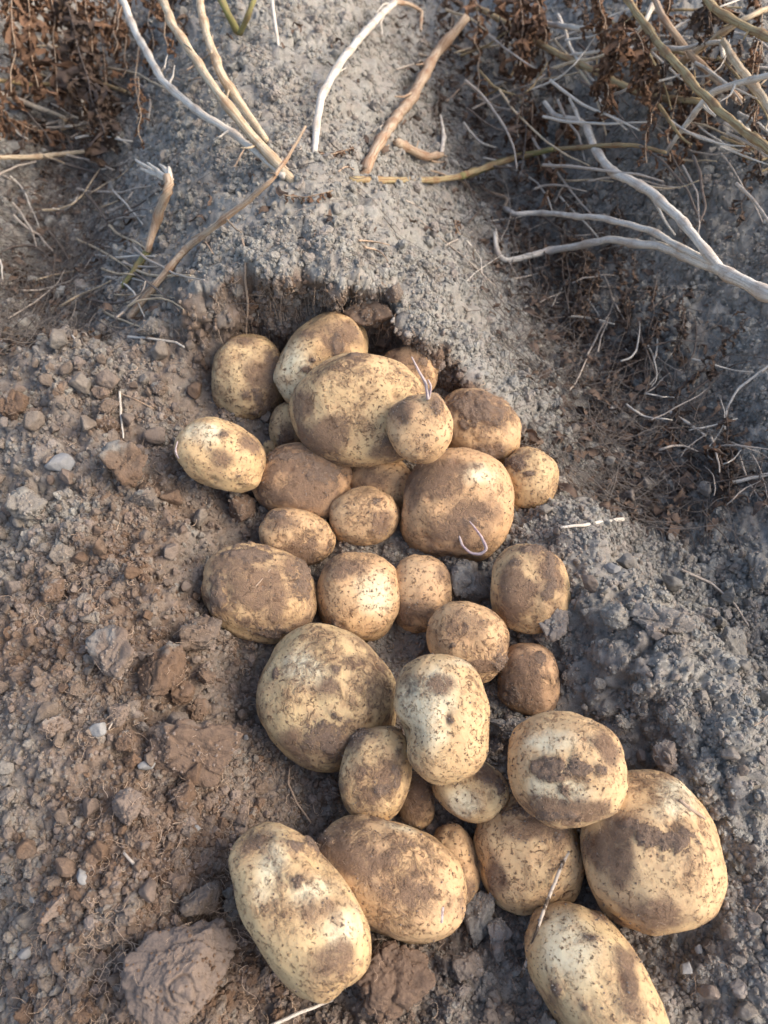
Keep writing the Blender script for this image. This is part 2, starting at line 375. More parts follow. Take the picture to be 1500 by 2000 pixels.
br = np.where((np.abs(X) < 1.65) & (Y < 3), bil(BR, X, Y), .12); rg = np.where((np.abs(X) < 1.65) & (Y < 3), bil(RG, X, Y), .5)
wall = np.exp(-((SD - WD * .3) / (WD * 1.1)) ** 2) * (WD < .03)
rimz = (WD < .022) * np.exp(-(np.clip(SD - .03, 0, 1) / .03) ** 2)
br = np.where((WD < .022) & (SD < .02), np.minimum(br, .10), br); br = np.clip(np.maximum(br, .70 * rimz * sstep((MM - .015) * 14)), 0, 1)
# normals of the smooth land
def grid_normals(X, Y, Z):
    P = np.stack([X, Y, Z], -1); du = np.gradient(P, axis=1); dv = np.gradient(P, axis=0)
    N = np.cross(du, dv); N /= np.linalg.norm(N, axis=-1, keepdims=True) + 1e-12; return N
N = grid_normals(X, Y, Z)
e_ = .004; gX = (rimdist(X + e_, Y)[0] - rimdist(X - e_, Y)[0]) / (2 * e_); gY = (rimdist(X, Y + e_)[0] - rimdist(X, Y - e_)[0]) / (2 * e_)
over = np.exp(-((MM - .10) / .16) ** 2) * (WD < .025) * np.clip(.013 + .022 * fbm2(X, Y, 40, 3, 101), 0, .03)
over *= np.exp(-(np.clip(-SD - .01, 0, 1) / .012) ** 2)
wn = .0035 * vn3(X * 130, Y * 130, Z * 130, 3); wm = .0035 * vn3(X * 130 + 9, Y * 130, Z * 130, 4)
wx, wy, wz = X + wn, Y + wm, Z - wn
d = .010 * fbm3(X, Y, Z, 12, 3, 1) + .009 * fbm3(X, Y, Z, 45, 3, 2)
h1, i1 = cobble(wx, wy, wz, 42, 7); h2, i2 = cobble(wx + .3, wy, wz, 95, 8); h3, i3 = cobble(wx, wy + .2, wz, 215, 9)
msk = sstep(fbm2(X, Y, 20, 2, 31) * 1.8 + .5); msk2 = sstep(fbm2(X, Y, 34, 2, 41) * 1.8 + .5)
dgr = rg * .8 + .2
patchy = .45 + .75 * sstep(fbm2(X, Y, 13, 3, 131) * 1.7 + .5); dgr = dgr * patchy
d += dgr * (.0125 * h1 * msk + .0085 * h2 * (.25 + .75 * msk2) + .0034 * h3 - .0055)
hb, _ = cobble(wx, wy + .5, wz, 60, 17); d += (1 - MM) * .006 * hb * sstep(fbm2(X, Y, 9, 2, 37) * 2 + .6)
d += .0016 * fbm3(X, Y, Z, 420, 2, 55)
# cracks in the crusted top of the untouched ridge
cr = np.abs(fbm2(X, Y, 30, 3, 71)); d -= (1 - MM) * .006 * np.exp(-(cr / .022) ** 2)
# ragged crumbling wall
hw, _ = cobble(X + wn * 2, Y + wm * 2, Z + wn * 2, 60, 83)
d += wall * (.008 * fbm3(X, Y, Z, 42, 3, 81) + .009 * (hw - .5) + .003 * fbm3(X, Y, Z, 260, 2, 83))
lip = np.exp(-((SD + WD * .9) / .014) ** 2) * (WD < .03)
PX, PY, PZ = X + N[..., 0] * d + gX * over, Y + N[..., 1] * d + gY * over, Z + N[..., 2] * d - over * .15
tint = np.clip(.5 + .3 * vn3(X * 300, Y * 300, Z * 300, 91) + .45 * (i2 - .5) , 0, 1)
idx = np.arange(NR * NC).reshape(NR, NC)
Fq = np.stack([idx[:-1, :-1], idx[:-1, 1:], idx[1:, 1:], idx[1:, :-1]], -1).reshape(-1, 4)
VG = np.stack([PX, PY, PZ], -1).reshape(-1, 3); NG = N.reshape(-1, 3); BG = br.reshape(-1); RGF = rg.reshape(-1)
me = mesh_np('field_ground', VG, Fq, M_GROUND); attr(me, 'brown', BG); attr(me, 'tint', tint.reshape(-1))
_q = VG - C0; _d = _q @ FWD; _ok = _d > .15
_px = (750 + F * (_q @ RIGHT) / np.maximum(_d, .1)); _py = (1000 - F * (_q @ UP) / np.maximum(_d, .1))
_ok &= (_px > -100) & (_px < 1600) & (_py > -100) & (_py < 2100)
TB = np.full((276, 214), 9.0); np.minimum.at(TB, (((_py[_ok] + 100) / 8).astype(int), ((_px[_ok] + 100) / 8).astype(int)), _d[_ok])
def hitd(px, py):
    """the same ray against the finished lumpy surface"""
    i, j = int((py + 100) / 8), int((px + 100) / 8)
    if 0 <= i < 276 and 0 <= j < 214 and TB[i, j] < 5: return min(float(np.median(TB[max(i - 1, 0):i + 2, max(j - 1, 0):j + 2])), hit(px, py) + .004)
    return hit(px, py)
tag(link('ground', me), 'grey crusted potato ridge opened into a hollow of loose brown soil', kind='structure')

# ------------------------------------------------------------------ potatoes
POT = []
def basis(px, py, tilt):
    d = ray(px, py); z = -d / np.linalg.norm(d); x = RIGHT - z * np.dot(RIGHT, z); x /= np.linalg.norm(x); y = np.cross(z, x)
    a = math.radians(tilt); return np.stack([x * math.cos(a) + y * math.sin(a), -x * math.sin(a) + y * math.cos(a), z], 1), d
sv, _ = ico(3)
def potato(seed, px, py, A, B, tilt, label, tone=.5, specks=.5, mud=(), film=(), pale=(), dents=(), bumps=(), taper=0, depth=.86, sub=None, tol=.002, sink=.22, rough=1.0):
    A, B = A * .97, B * .97; sub = sub or (6 if A > 80 else 5)
    R, dray = basis(px, py, tilt); D3 = depth * math.sqrt(A * B)
    # rest it: start deep in the soil and come up towards the open air until it lies on land and neighbours
    t0 = hit(px, py) + .04; t = t0
    while t > .25:
        s = t / F; c = C0 + dray * t; ax = np.array([A, B, D3]) * s
        P = c + (sv * ax) @ R.T
        pen = H(P[:, 0], P[:, 1]) - P[:, 2]; ok = (pen > 0).mean() < sink
        if ok:
            for (c2, R2, ax2, tol2) in POT:
                if np.linalg.norm(c - c2) > ax.max() + ax2.max(): continue
                q = ((P - c2) @ R2) / ax2; f = np.sqrt((q ** 2).sum(1)).min()
                if (1 - f) * ax2.min() > max(tol, tol2): ok = False; break
        if ok: break
        t -= .0015
    s = t / F; c = C0 + dray * t; ax = np.array([A, B, D3]) * s; POT.append((c, R, ax, tol))
    V, Fc = ico(sub); r = RS.rand(3) * 50
    low = fbm3(V[:, 0] + r[0], V[:, 1] + r[1], V[:, 2] + r[2], 1.15, 2, seed); mid = fbm3(V[:, 0] + r[1], V[:, 1] + r[2], V[:, 2] + r[0], 3.2, 2, seed + 5)
    k = 1 + .11 * rough * low + .034 * rough * mid + .006 * fbm3(V[:, 0] + r[0], V[:, 1] + r[2], V[:, 2], 9, 2, seed + 6)
    fp = RS.normal(size=(4, 3)); fp /= np.linalg.norm(fp, axis=1, keepdims=True); fd = RS.uniform(.93, 1.02, 4) + (0 if rough >= 1 else .2)       # pressed flat sides
    dt = np.maximum(V @ fp.T, .02); k = k * (((fd / dt) ** -12).sum(1) + 1) ** (-1 / 12)
    k = k * 1.035 * (np.abs(V[:, 0]) ** 2.25 + np.abs(V[:, 1]) ** 2.25 + np.abs(V[:, 2]) ** 2.25) ** (-1 / 2.25)
    # outline in photo pixels, for the marks this very potato has
    ca, sa = math.cos(math.radians(tilt)), math.sin(math.radians(tilt))
    def scr(W): return px + (W[:, 0] * ca - W[:, 1] * sa), py - (W[:, 0] * sa + W[:, 1] * ca)
    W = V * k[:, None] * np.array([A, B, D3])
    if taper: W[:, 1] *= 1 + taper * V[:, 0]; W[:, 2] *= 1 + taper * V[:, 0]
    ux, uy = scr(W); front = np.clip(V[:, 2] * 3 + .6, 0, 1)
    for (bx, by, rr, dp) in dents:
        g = np.exp(-(((ux - bx) ** 2 + (uy - by) ** 2) / rr ** 2)) * np.clip(V[:, 2] * 2.5 + 1.4, 0, 1); W *= (1 - dp * g)[:, None]
    for (bx, by, rr, dp) in bumps:
        g = np.exp(-(((ux - bx) ** 2 + (uy - by) ** 2) / rr ** 2)); W *= (1 + dp * g)[:, None]
    W = W * s
    ux, uy = scr(W / s)
    nz = fbm3(W[:, 0], W[:, 1], W[:, 2], 190, 4, seed + 9); nf = fbm3(W[:, 0], W[:, 1], W[:, 2], 55, 3, seed + 19)
    def patch(L, edge, nn):
        m = np.zeros(len(W))
        for (bx, by, rx, ry) in L:
            q = 1.25 - np.sqrt(((ux - bx) / rx) ** 2 + ((uy - by) / ry) ** 2) + nn
            m = np.maximum(m, sstep(q / edge) * front)
        return m
    mm = patch(mud, .8, nz * 1.1); ff = np.maximum(patch(film, 1.1, nf * 1.2), .8 * patch([(q[0], q[1], q[2] * 1.5 + 4, q[3] * 1.5 + 4) for q in mud], 1.3, nz * 1.2)); pp = patch(pale, .9, nf * .8)
    nrm = V / np.linalg.norm(V, axis=1, keepdims=True)
    # eyes
    eye = np.zeros(len(W))
    for q in range(5):
        e = RS.normal(size=3); e[2] = abs(e[2]) * .8; e /= np.linalg.norm(e); g = np.exp(-((V - e) ** 2).sum(1) / (.055 ** 2)); g2 = np.exp(-((V - e) ** 2).sum(1) / (.13 ** 2))
        W *= (1 - .038 * g2 - .03 * g)[:, None]; eye = np.maximum(eye, g * .9)
    cr_ = np.clip(fbm3(W[:, 0], W[:, 1], W[:, 2], 700, 2, seed + 29), -1, 1)
    thick = sstep(mm * 1.5 - .3) * (.0008 + .0014 * np.clip(nz + .3, 0, 1) + .0014 * cr_)
    n_g = int(40 + 110 * specks + 45 * min(4, len(mud))) if sub >= 5 else 20
    W = W + nrm * (thick + .00012 * cr_ * (ff > .4) )[:, None]
    me = mesh_np('potato', W, Fc, M_POT)
    attr(me, 'mud', mm); attr(me, 'film', ff); attr(me, 'pale', pp); attr(me, 'eye', eye)
    o = link('potato', me); M4 = Matrix.Identity(4)
    for i in range(3):
        for j in range(3): M4[i][j] = R[i, j]
        M4[i][3] = c[i]
    o.matrix_world = M4
    tag(o, label, 'potato', 'freshly dug potatoes piled in the opened ridge'); o['tone'] = float(tone); o['specks'] = float(specks)
    wgt = (.12 + 1.2 * ff + 5 * mm + .5 * np.clip(nf + .2, 0, 1)) * (front + .02); wgt /= wgt.sum()
    ch = RS.choice(len(W), n_g, p=wgt); iv, if_ = ico(1); gr = (.00018 + .0007 * RS.rand(n_g) ** 3.5)
    GV = W[ch][:, None, :] + nrm[ch][:, None, :] * gr[:, None, None] * .3 + iv[None] * gr[:, None, None] * RS.uniform(.6, 1.25, (n_g, len(iv), 3))
    GFc = (if_[None] + (np.arange(n_g) * len(iv))[:, None, None]).reshape(-1, 3)
    g_ = link('clinging_soil', mesh_np('clinging_soil', GV.reshape(-1, 3), GFc, M_GRAIN, False), o); g_['kind'] = 'stuff'; g_['brown'] = .75
    # short root hairs sticking to the skin
    nh = 26 if sub >= 5 else 6; ch = RS.choice(len(W), nh, p=wgt); P0 = W[ch] + nrm[ch] * .0003; nn_ = nrm[ch]; dv = RS.normal(size=(nh, 3)); pts_ = [P0]; cur = P0
    for q in range(6):
        dv = dv + RS.normal(0, .55, (nh, 3)); dv -= nn_ * (dv * nn_).sum(1, keepdims=True) * .9; dv /= np.linalg.norm(dv, axis=1, keepdims=True)
        cur = cur + dv * RS.uniform(.0004, .0013, (nh, 1)) + nn_ * RS.uniform(-.0001, .00022, (nh, 1)); pts_.append(cur)
    HV, HF = strand_geo(np.stack(pts_, 1), np.full(nh, .00011)); h_ = link('root_hairs', mesh_np('root_hairs', HV, HF, M_ROOT), o); h_['kind'] = 'stuff'
    return o, R, c, s, (px, py)
def anchor(pt, x, y, zf=.0):
    """world point on the front of a potato under photo pixel x,y"""
    o, R, c, s, (px, py) = pt
    me = o.data; n_ = len(me.vertices); co = np.empty(n_ * 3, np.float32); me.vertices.foreach_get('co', co); co = co.reshape(-1, 3)
    P = co @ R.T + c; rel = P - C0; dz = rel @ FWD; qx = 750 + F * (rel @ RIGHT) / dz; qy = 1000 - F * (rel @ UP) / dz
    cst = (qx - x) ** 2 + (qy - y) ** 2 + np.where(co[:, 2] < 0, 1e5, 0)
    return P[np.argmin(cst)]
T = {}
def P_(key, *a, **k): T[key] = potato(len(T) * 13 + 3, *a, **k)
P_('d', 800,728,57,54,0, 'brown potato wedged at the back right of the hollow behind the biggest top potato', tone=.8, specks=.6, mud=[(825,705,9,8)], film=[(790,715,50,40)], tol=.006, sub=5)
P_('l', 745,948,66,56,0, 'tan potato mostly hidden under the large top potato, between two rows', tone=.7, specks=.5, film=[(740,940,60,40)], tol=.008, sub=5)
P_('h', 1001,965,20,38,8, 'small narrow tan potato squeezed between a large round one and a pale speckled one', tone=.6, specks=.1, tol=.006, sub=5)
P_('g', 1036,936,56,61,0, 'pale round potato at the right edge of the upper pile with a crumbly shoulder', tone=.45, specks=.5, mud=[(1012,905,22,14),(1035,925,10,6),(990,905,10,10)], film=[(1012,900,28,20)], sub=6)
P_('j2', 527,874,14,15,0, 'tiny marble sized tuber peeping out beside the egg shaped potato', tone=.4, specks=.5, sub=4, tol=.004)
P_('j', 570,835,44,50,0, 'small pale potato tucked under the left side of the biggest top potato', tone=.4, specks=.8, mud=[(551,862,8,16)], film=[(560,850,20,30)], tol=.008, sub=5)
P_('r', 823,1157,60,76,0, 'dusty tan potato half hidden behind the pinkish round one in mid pile', tone=.7, specks=.9, film=[(820,1195,60,40),(860,1120,20,20)], tol=.006)
P_('z', 812,1563,38,54,0, 'dirty brown potato mostly hidden between two small ones below the peanut shaped potato', tone=.8, specks=.8, film=[(810,1565,40,50)], tol=.008, sub=5)
P_('E', 888,1692,46,80,8, 'brownish potato half hidden behind the long earthy potato near the bottom', tone=.7, specks=.8, film=[(900,1700,30,60)], tol=.008, sub=5)
P_('u', 1032,1328,61,71,0, 'small dark brown soil coated potato lying in the shade of the right bank', tone=1.5, specks=1, film=[(1030,1325,75,85)], mud=[(1055,1295,10,20),(1000,1360,25,20)], depth=.9)
P_('a', 487,740,74,83,0, 'pale speckled round potato topmost left, with a brown eye in its middle', tone=.25, specks=1, mud=[(533,722,12,30),(503,775,12,20),(520,800,28,14),(480,770,7,7)], film=[(520,740,35,55),(480,670,40,12)])
P_('b', 629,700,104,73,42, 'topmost potato, white skinned on its lower left with an earthy brown upper end', tone=.55, specks=.4, mud=[(658,678,12,20),(600,722,9,8),(609,703,9,5)], film=[(665,650,50,40),(600,655,30,14)], pale=[(578,725,45,60)], dents=[(640,662,24,.07)])
P_('k', 590,942,95,76,-10, 'dull brown potato coated in dried earth, left under the biggest top potato', tone=1, specks=.8, film=[(590,935,110,80)], mud=[(632,925,38,22),(560,895,50,9)])
P_('B', 1033,1665,104,108,10, 'yellow tan potato under the mud patched one, crossed by a dark stalk', tone=.45, specks=.8, mud=[(1092,1625,14,18),(1040,1590,40,14)], film=[(1060,1620,70,35),(970,1700,25,40)], bumps=[(960,1640,40,.05)])
P_('C', 1271,1659,136,145,0, 'largest potato of the pile at lower right with a grey mud patch in its middle', tone=.35, specks=.6, mud=[(1300,1640,55,26),(1255,1620,30,14)], film=[(1195,1655,55,65),(1250,1770,110,32),(1190,1560,40,25)], pale=[(1335,1570,45,40),(1220,1620,18,14)], dents=[(1335,1592,16,.02)])
P_('v', 640,1363,139,129,-42, 'big round golden potato at left centre with a flat mud smear near its foot', tone=.3, specks=.75, mud=[(640,1432,40,34),(548,1320,11,9),(653,1312,8,7)], film=[(620,1440,90,45),(700,1300,50,45),(640,1345,30,30)], pale=[(600,1310,55,40)])
P_('o', 580,1047,75,53,-20, 'small oval tan potato with a lump of soil on its upper left side', tone=.65, specks=.8, mud=[(545,1006,20,9)], film=[(600,1070,45,25),(560,1020,35,20)])
P_('f', 937,835,87,70,-32, 'potato topped by a thick dark patch of soil, at the right of the upper pile', tone=.7, specks=.6, mud=[(932,803,48,30),(905,790,25,14),(940,882,26,10)], film=[(930,800,70,42),(950,885,45,20)], depth=.95)
P_('c', 711,802,139,110,-12, 'biggest potato of the upper pile, broad and flat with scattered soil specks', tone=.5, specks=1, mud=[(694,699,16,5),(820,835,12,14),(757,862,14,9)], film=[(630,850,60,35),(600,790,25,40),(760,880,50,18)], depth=.72)
P_('n', 888,990,109,115,0, 'large round tan potato in the middle of the pile bearing a pale hooked sprout', tone=.9, specks=.45, mud=[(918,1022,22,10)], film=[(860,950,80,50),(900,1030,70,60)], pale=[(930,935,35,25)], depth=.82)
P_('e', 820,840,63,68,0, 'small round potato with a necked top and purple sprout, resting on the big flat one', tone=.75, specks=.9, mud=[(852,800,10,18)], film=[(790,800,32,22),(850,790,20,26)], bumps=[(846,782,20,.16)])
P_('i', 430,889,92,66,-24, 'smooth egg shaped potato lying apart at the far left edge of the pile', tone=.5, specks=.35, mud=[(438,852,8,4),(463,928,7,5)], film=[(440,900,38,22),(480,870,30,20)], pale=[(400,850,40,22)], dents=[(503,900,12,.06)])
P_('m', 709,1007,67,58,0, 'small round clean tan potato in front of the earth coated one', tone=.65, specks=.7, film=[(740,1020,30,30)], mud=[(735,980,8,5)])
P_('p', 510,1160,112,93,-16, 'wide potato crusted in grey brown soil with a straw lying across it', tone=.55, specks=.9, mud=[(590,1120,22,50),(480,1085,55,20),(430,1150,14,40),(540,1230,30,10)], film=[(510,1150,125,95)], pale=[(418,1170,14,30)], depth=.8)
P_('s', 1036,1147,77,86,0, 'golden potato on the right of the middle with streaks of dark mud on its crown', tone=.5, specks=.6, mud=[(1073,1112,14,46),(1066,1163,13,11),(1045,1075,30,9),(1010,1100,10,8)], film=[(1010,1150,35,55),(1070,1130,30,60)], bumps=[(1040,1075,30,.03)])
P_('t', 915,1254,84,73,-32, 'orange tan potato leaning under the mud streaked golden one', tone=.75, specks=1, mud=[(888,1260,6,6),(975,1290,12,20)], film=[(890,1230,55,35),(940,1300,45,16)])
P_('q', 700,1166,83,90,0, 'smooth pinkish round potato at the centre of the pile, lightly speckled', tone=.75, specks=.75, film=[(680,1110,50,22)], pale=[(730,1160,45,45)], mud=[(652,1218,7,5)])
P_('y', 917,1535,77,61,-28, 'small clean yellow potato just below the peanut shaped one', tone=.1, specks=.4, mud=[(945,1521,13,6),(975,1535,10,14)], film=[(950,1520,28,18)], pale=[(905,1560,40,30)])
P_('x', 736,1508,68,89,-12, 'small yellowish potato with a soil smear on its right, left of the peanut shaped one', tone=.4, specks=.9, mud=[(772,1515,10,24),(700,1440,30,8),(750,1540,16,10)], film=[(750,1520,40,45),(690,1450,40,18)])
P_('A', 1109,1500,116,106,0, 'round potato with a bluish black mud patch and pale scraped skin across its middle', tone=.35, specks=.5, mud=[(1075,1505,32,20),(1125,1500,34,16),(1170,1502,10,8),(1085,1585,34,9),(1100,1540,12,14)], film=[(1110,1575,90,25),(1190,1470,25,35)], pale=[(1100,1535,60,30),(1080,1450,60,25)])
P_('w', 865,1402,124,95,95, 'peanut shaped pale potato with a pinched waist, on top of the lower pile', tone=.55, specks=.75, mud=[(881,1407,7,5)], film=[(865,1345,30,22)], pale=[(840,1390,65,90),(900,1300,40,20)], dents=[(768,1434,32,.30),(806,1438,26,.10),(960,1430,40,.06)], depth=.8, rough=.6)
P_('D', 761,1716,164,101,-20, 'long earthy potato with a short white sprout, near the bottom of the pile', tone=.6, specks=.9, mud=[(640,1650,20,10)], film=[(700,1680,100,65),(780,1740,110,50)], pale=[(800,1620,50,18)], dents=[(865,1770,14,.04)], taper=.08)
P_('F', 582,1772,178,100,-51, 'long potato at lower left with yellow skin and a mud clot on its shoulder', tone=.35, specks=.75, mud=[(585,1666,34,10),(578,1733,10,12),(600,1660,14,16)], film=[(640,1775,45,40),(500,1670,35,30),(660,1850,50,30)], pale=[(530,1700,40,60),(610,1740,60,30),(660,1800,40,40)], taper=.14, dents=[(620,1685,30,.05)])
P_('G', 1166,1934,172,104,-60, 'pale yellow long potato cut off by the bottom edge of the picture', tone=.15, specks=.4, mud=[(1091,1932,9,12),(1166,1850,12,8),(1141,1960,6,5),(1080,1810,5,6)], film=[(1200,1800,45,35),(1225,1900,25,60)], pale=[(1120,1860,60,70)], taper=-.02)

# ------------------------------------------------------------------ tubes
def tube(P, R, ns=8, wob=.16, seed=0, nodes=True, rad_noise=.035):
    """tapered tube along points P with radii R (world units)"""
    P = np.array(P, float); R = np.array(R, float)
    L = np.concatenate([[0], np.cumsum(np.linalg.norm(np.diff(P, axis=0), axis=1))]); m = max(4, int(L[-1] / max(R.mean() * 1.6, .0012)))
    m = min(m, 80 if ns > 6 else 34); t = np.linspace(0, L[-1], m)
    # Catmull-Rom like smoothing through cubic interpolation of a densified polyline
    Q = np.stack([np.interp(t, L, P[:, k]) for k in range(3)], 1)
    kk = max(1, m // (len(P) * 9)); K = np.ones(2 * kk + 1) / (2 * kk + 1)
    Qs = np.stack([np.convolve(np.pad(Q[:, k], kk, mode='reflect', reflect_type='odd'), K, 'valid') for k in range(3)], 1)
    Q = Qs; r = np.interp(t, L, R) * .88
    rj = np.random.RandomState(seed + 77); wv_ = np.cumsum(rj.normal(0, 1, (m, 3)), 0); wv_ -= np.linspace(0, 1, m)[:, None] * wv_[-1]; Q = Q + wv_ * R.mean() * .07
    knot = np.zeros(m)
    if nodes:
        sg = L[-1] / m; rn = np.random.RandomState(seed + 5); x_ = .02 + .03 * rn.rand()
        while x_ < L[-1]:
            gk = np.exp(-((t - x_) / max(sg * 1.1, .0022)) ** 2); knot = np.maximum(knot, gk); r = r * (1 + .30 * gk); x_ += rn.uniform(.05, .10)
    tg = np.gradient(Q, axis=0); tg /= np.linalg.norm(tg, axis=1, keepdims=True) + 1e-12
    ref = np.array([.3, .2, .93]); n1 = np.cross(tg, ref); n1 /= np.linalg.norm(n1, axis=1, keepdims=True) + 1e-9; n2 = np.cross(tg, n1)
    rs = np.random.RandomState(seed + 1); ang = np.linspace(0, 2 * math.pi, ns, endpoint=False); prof = 1 + wob * rs.uniform(-1, 1, ns)
    V = []
    rr = r[:, None] * prof[None, :] * (1 + rad_noise * rs.uniform(-1, 1, (m, ns)))
    V = Q[:, None, :] + rr[..., None] * (np.cos(ang)[None, :, None] * n1[:, None, :] + np.sin(ang)[None, :, None] * n2[:, None, :])
    V = V.reshape(-1, 3); tube.uv = (np.append(np.tile(np.cos(ang), m), [0, 0]), np.append(np.tile(np.sin(ang), m), [0, 0]), np.append(np.repeat(t, ns), [0, L[-1]]) * 9, np.append(np.repeat(knot, ns), [0, 0]))
    i = np.arange(m - 1)[:, None] * ns; j = np.arange(ns)[None, :]; j2 = (j + 1) % ns
    Fq = np.stack([i + j, i + j2, i + ns + j2, i + ns + j], -1).reshape(-1, 4)
    # end caps: centre points
    a = len(V); V = np.vstack([V, Q[0] - tg[0] * r[0] * .3, Q[-1] + tg[-1] * r[-1] * .3])
    caps = [[a, (q + 1) % ns, q, q] for q in range(ns)] + [[a + 1, (m - 1) * ns + q, (m - 1) * ns + (q + 1) % ns, (m - 1) * ns + (q + 1) % ns] for q in range(ns)]
    return V, Fq, caps
def tube_mesh(name, P, R, mat, **k):
    V, Fq, caps = tube(P, R, **k)
    o = np.mean(V[:8], 0)
    me = bpy.data.meshes.new(name); fs = Fq.tolist() + [c_[:3] for c_ in caps]
    me.from_pydata((V).tolist(), [], fs); me.polygons.foreach_set('use_smooth', [True] * len(me.polygons)); me.materials.append(mat); me.update()
    for nm_, a_ in zip(('ca', 'sa', 'along', 'knot'), tube.uv): attr(me, nm_, a_)
    return me
def wpt(px, py, k):
    """point on the view ray at a fraction k of the distance to the land"""
    return C0 + ray(px, py) * hitd(px, py) * k
def rad_px(r): return r if isinstance(r, (int, float)) else max(r)
def stalk(name, pts_, rad, mat, label, cat='stalk', group=None, parent=None, **k):
    W = [wpt(p[0], p[1], p[2]) for p in pts_]; n_ = len(W)
    rp = [rad] * n_ if isinstance(rad, (int, float)) else list(np.interp(np.linspace(0, 1, n_), np.linspace(0, 1, len(rad)), rad))
    rr = [rp[i] * np.dot(W[i] - C0, FWD) / F for i in range(n_)]
    o = link(name, tube_mesh(name, W, rr, mat, seed=int(pts_[0][0]) % 97, **k), parent)
    if parent is None: tag(o, label, cat, group)
    if parent is None and name == 'dry_stalk' and rad_px(rad) > 6.5:
        rt = random.Random(int(pts_[0][0]) + 3)
        for q in range(3):                                   # broken leaf stalks left at the joints
            i = rt.randrange(1, len(pts_) - 1) if len(pts_) > 2 else 0; f_ = rt.random(); a_ = np.array(pts_[i]) * (1 - f_) + np.array(pts_[min(i + 1, len(pts_) - 1)]) * f_
            an, Lt = rt.uniform(0, 6.28), rt.uniform(14, 48); b_ = a_ + np.array([math.cos(an) * Lt, math.sin(an) * Lt, rt.uniform(-.01, .01)]); mid = (a_ + b_) / 2 + np.array([rt.uniform(-6, 6), rt.uniform(-6, 6), 0])
            stalk('twig', [tuple(a_), tuple(mid), tuple(b_)], [3, 2.2, 1.1], mat, None, parent=o, nodes=False, ns=5)
    return o
GS = 'dead potato stalks around the dug ridge'
s1 = stalk('dry_stalk', [(300,-40,.66),(335,45,.72),(370,105,.77),(430,195,.85),(490,270,.92),(568,352,.995),(578,364,1.03)], [9,10,12,12], M_CREAM, 'thick cream stalk with brown stains rising from the ridge top to the upper left', group=GS)
s2 = stalk('dry_stalk', [(228,-40,.66),(262,60,.73),(310,150,.8),(400,230,.88),(460,265,.93),(556,345,.99)], [8,8,9,7], M_WHITE, 'long greyish white curved stalk left of the thick cream stalk', group=GS)
stalk('dry_stalk', [(385,-40,.76),(400,70,.82),(430,150,.87),(465,200,.92),(520,275,.97)], [9,9,10,7], M_CREAM, 'short cream stalk behind the thick cream stalk, with a withered joint', group=GS)
stalk('dry_stalk', [(597,246,.80),(560,315,.86),(530,355,.88),(440,430,.93),(370,480,.96),(300,560,.99),(252,620,1.0)], [3.5,5,7,8,8], M_TAN, 'straight tan stick crossing over the ridge from the stalk bases down to the left', group=GS)
stalk('dry_stalk', [(614,302,1.0),(618,250,.97),(628,190,.94),(670,120,.9),(735,45,.86),(770,5,.84)], [6,8,9,8,7], M_WHITE, 'bleached white stalk bending up to the right at the top centre', group=GS)
stalk('dry_stalk', [(770,5,.84),(800,8,.84),(825,22,.86),(822,60,.9)], [5,4,3], M_TAN, 'thin arching tip at the end of the bleached top centre stalk', group=GS)
s6 = stalk('dry_stalk', [(704,352,1.03),(712,340,1.0),(745,268,.97),(800,190,.93),(850,108,.88),(912,32,.82)], [9,11,11,10], M_TAN, 'stout tan jointed stalk snapped off at its top, right of the bleached one', group=GS)
# snapped stub with a splintered end
stub = stalk('broken_stalk', [(288,492,.975),(303,430,.95),(318,390,.92),(334,365,.90),(328,345,.89)], [8,9,11,12], M_TAN, 'snapped brown stalk stub with a splintered cream end, left of the hollow', group=GS)
stalk('stalk_base', [(238,560,.985),(262,530,.98),(289,489,.975)], [5,7,8], M_GREEN, None, parent=stub)
for q in [[(330,352,.89),(300,335,.885),(265,312,.88)],[(330,350,.89),(308,332,.885),(288,318,.88)],[(333,348,.89),(322,330,.885),(312,322,.885)],[(334,350,.89),(300,340,.88),(275,330,.88)],[(335,352,.89),(330,335,.885),(330,326,.885)]]:
    stalk('splinter', q, [6,5,2.5], M_WHITE, None, parent=stub, nodes=False)
# big white bush stem on the right
big = stalk('bleached_stalk', [(1560,600,.78),(1490,570,.79),(1400,522,.82),(1290,482,.86),(1190,466,.9),(1080,488,.96),(985,512,.99),(970,490,.99),(967,455,.985)], [16,15,12,8,8,7,6,5], M_WHITE, 'large bleached white stalk entering from the right edge with branching arms', group=GS)
stalk('branch', [(1455,548,.80),(1350,490,.84),(1270,450,.87),(1170,425,.9),(1050,418,.95),(1005,420,.97),(985,408,.98)], [9,8,7,6,6], M_WHITE, None, parent=big)
stalk('branch', [(985,408,.98),(993,388,.98),(960,378,.985),(945,368,1.0)], [4.5,4,3], M_TAN, None, parent=big)
stalk('branch', [(1410,525,.82),(1380,492,.82),(1320,420,.84),(1270,372,.87),(1200,338,.89),(1162,292,.92),(1146,246,.93)], [9,10,9,9,8], M_WHITE, None, parent=big)
stalk('branch', [(1146,246,.93),(1125,232,.94),(1085,225,.95),(1064,200,.95)], [7,6,5], M_WHITE, None, parent=big)
stalk('branch', [(1132,238,.935),(1122,215,.93),(1112,192,.93)], [4,3.5,2.5], M_WHITE, None, parent=big)
g11 = stalk('green_tinged_stalk', [(682,352,1.02),(700,351,.997),(760,352,.99),(850,352,.975),(905,342,.965),(1000,308,.94),(1080,290,.93),(1180,284,.91),(1240,283,.9),(1300,298,.9)], [7,7,6,6,4,4,3], M_OLIVE, 'thin stalk running right from the ridge top', group=GS)
g11['label'] = 'thin olive stalk lying level from the ridge top towards the right'
stalk('green_bark', [(897,345,.963),(950,325,.95),(1010,305,.935),(1080,292,.925)], [8,7.5,5], M_GREEN, None, parent=g11)
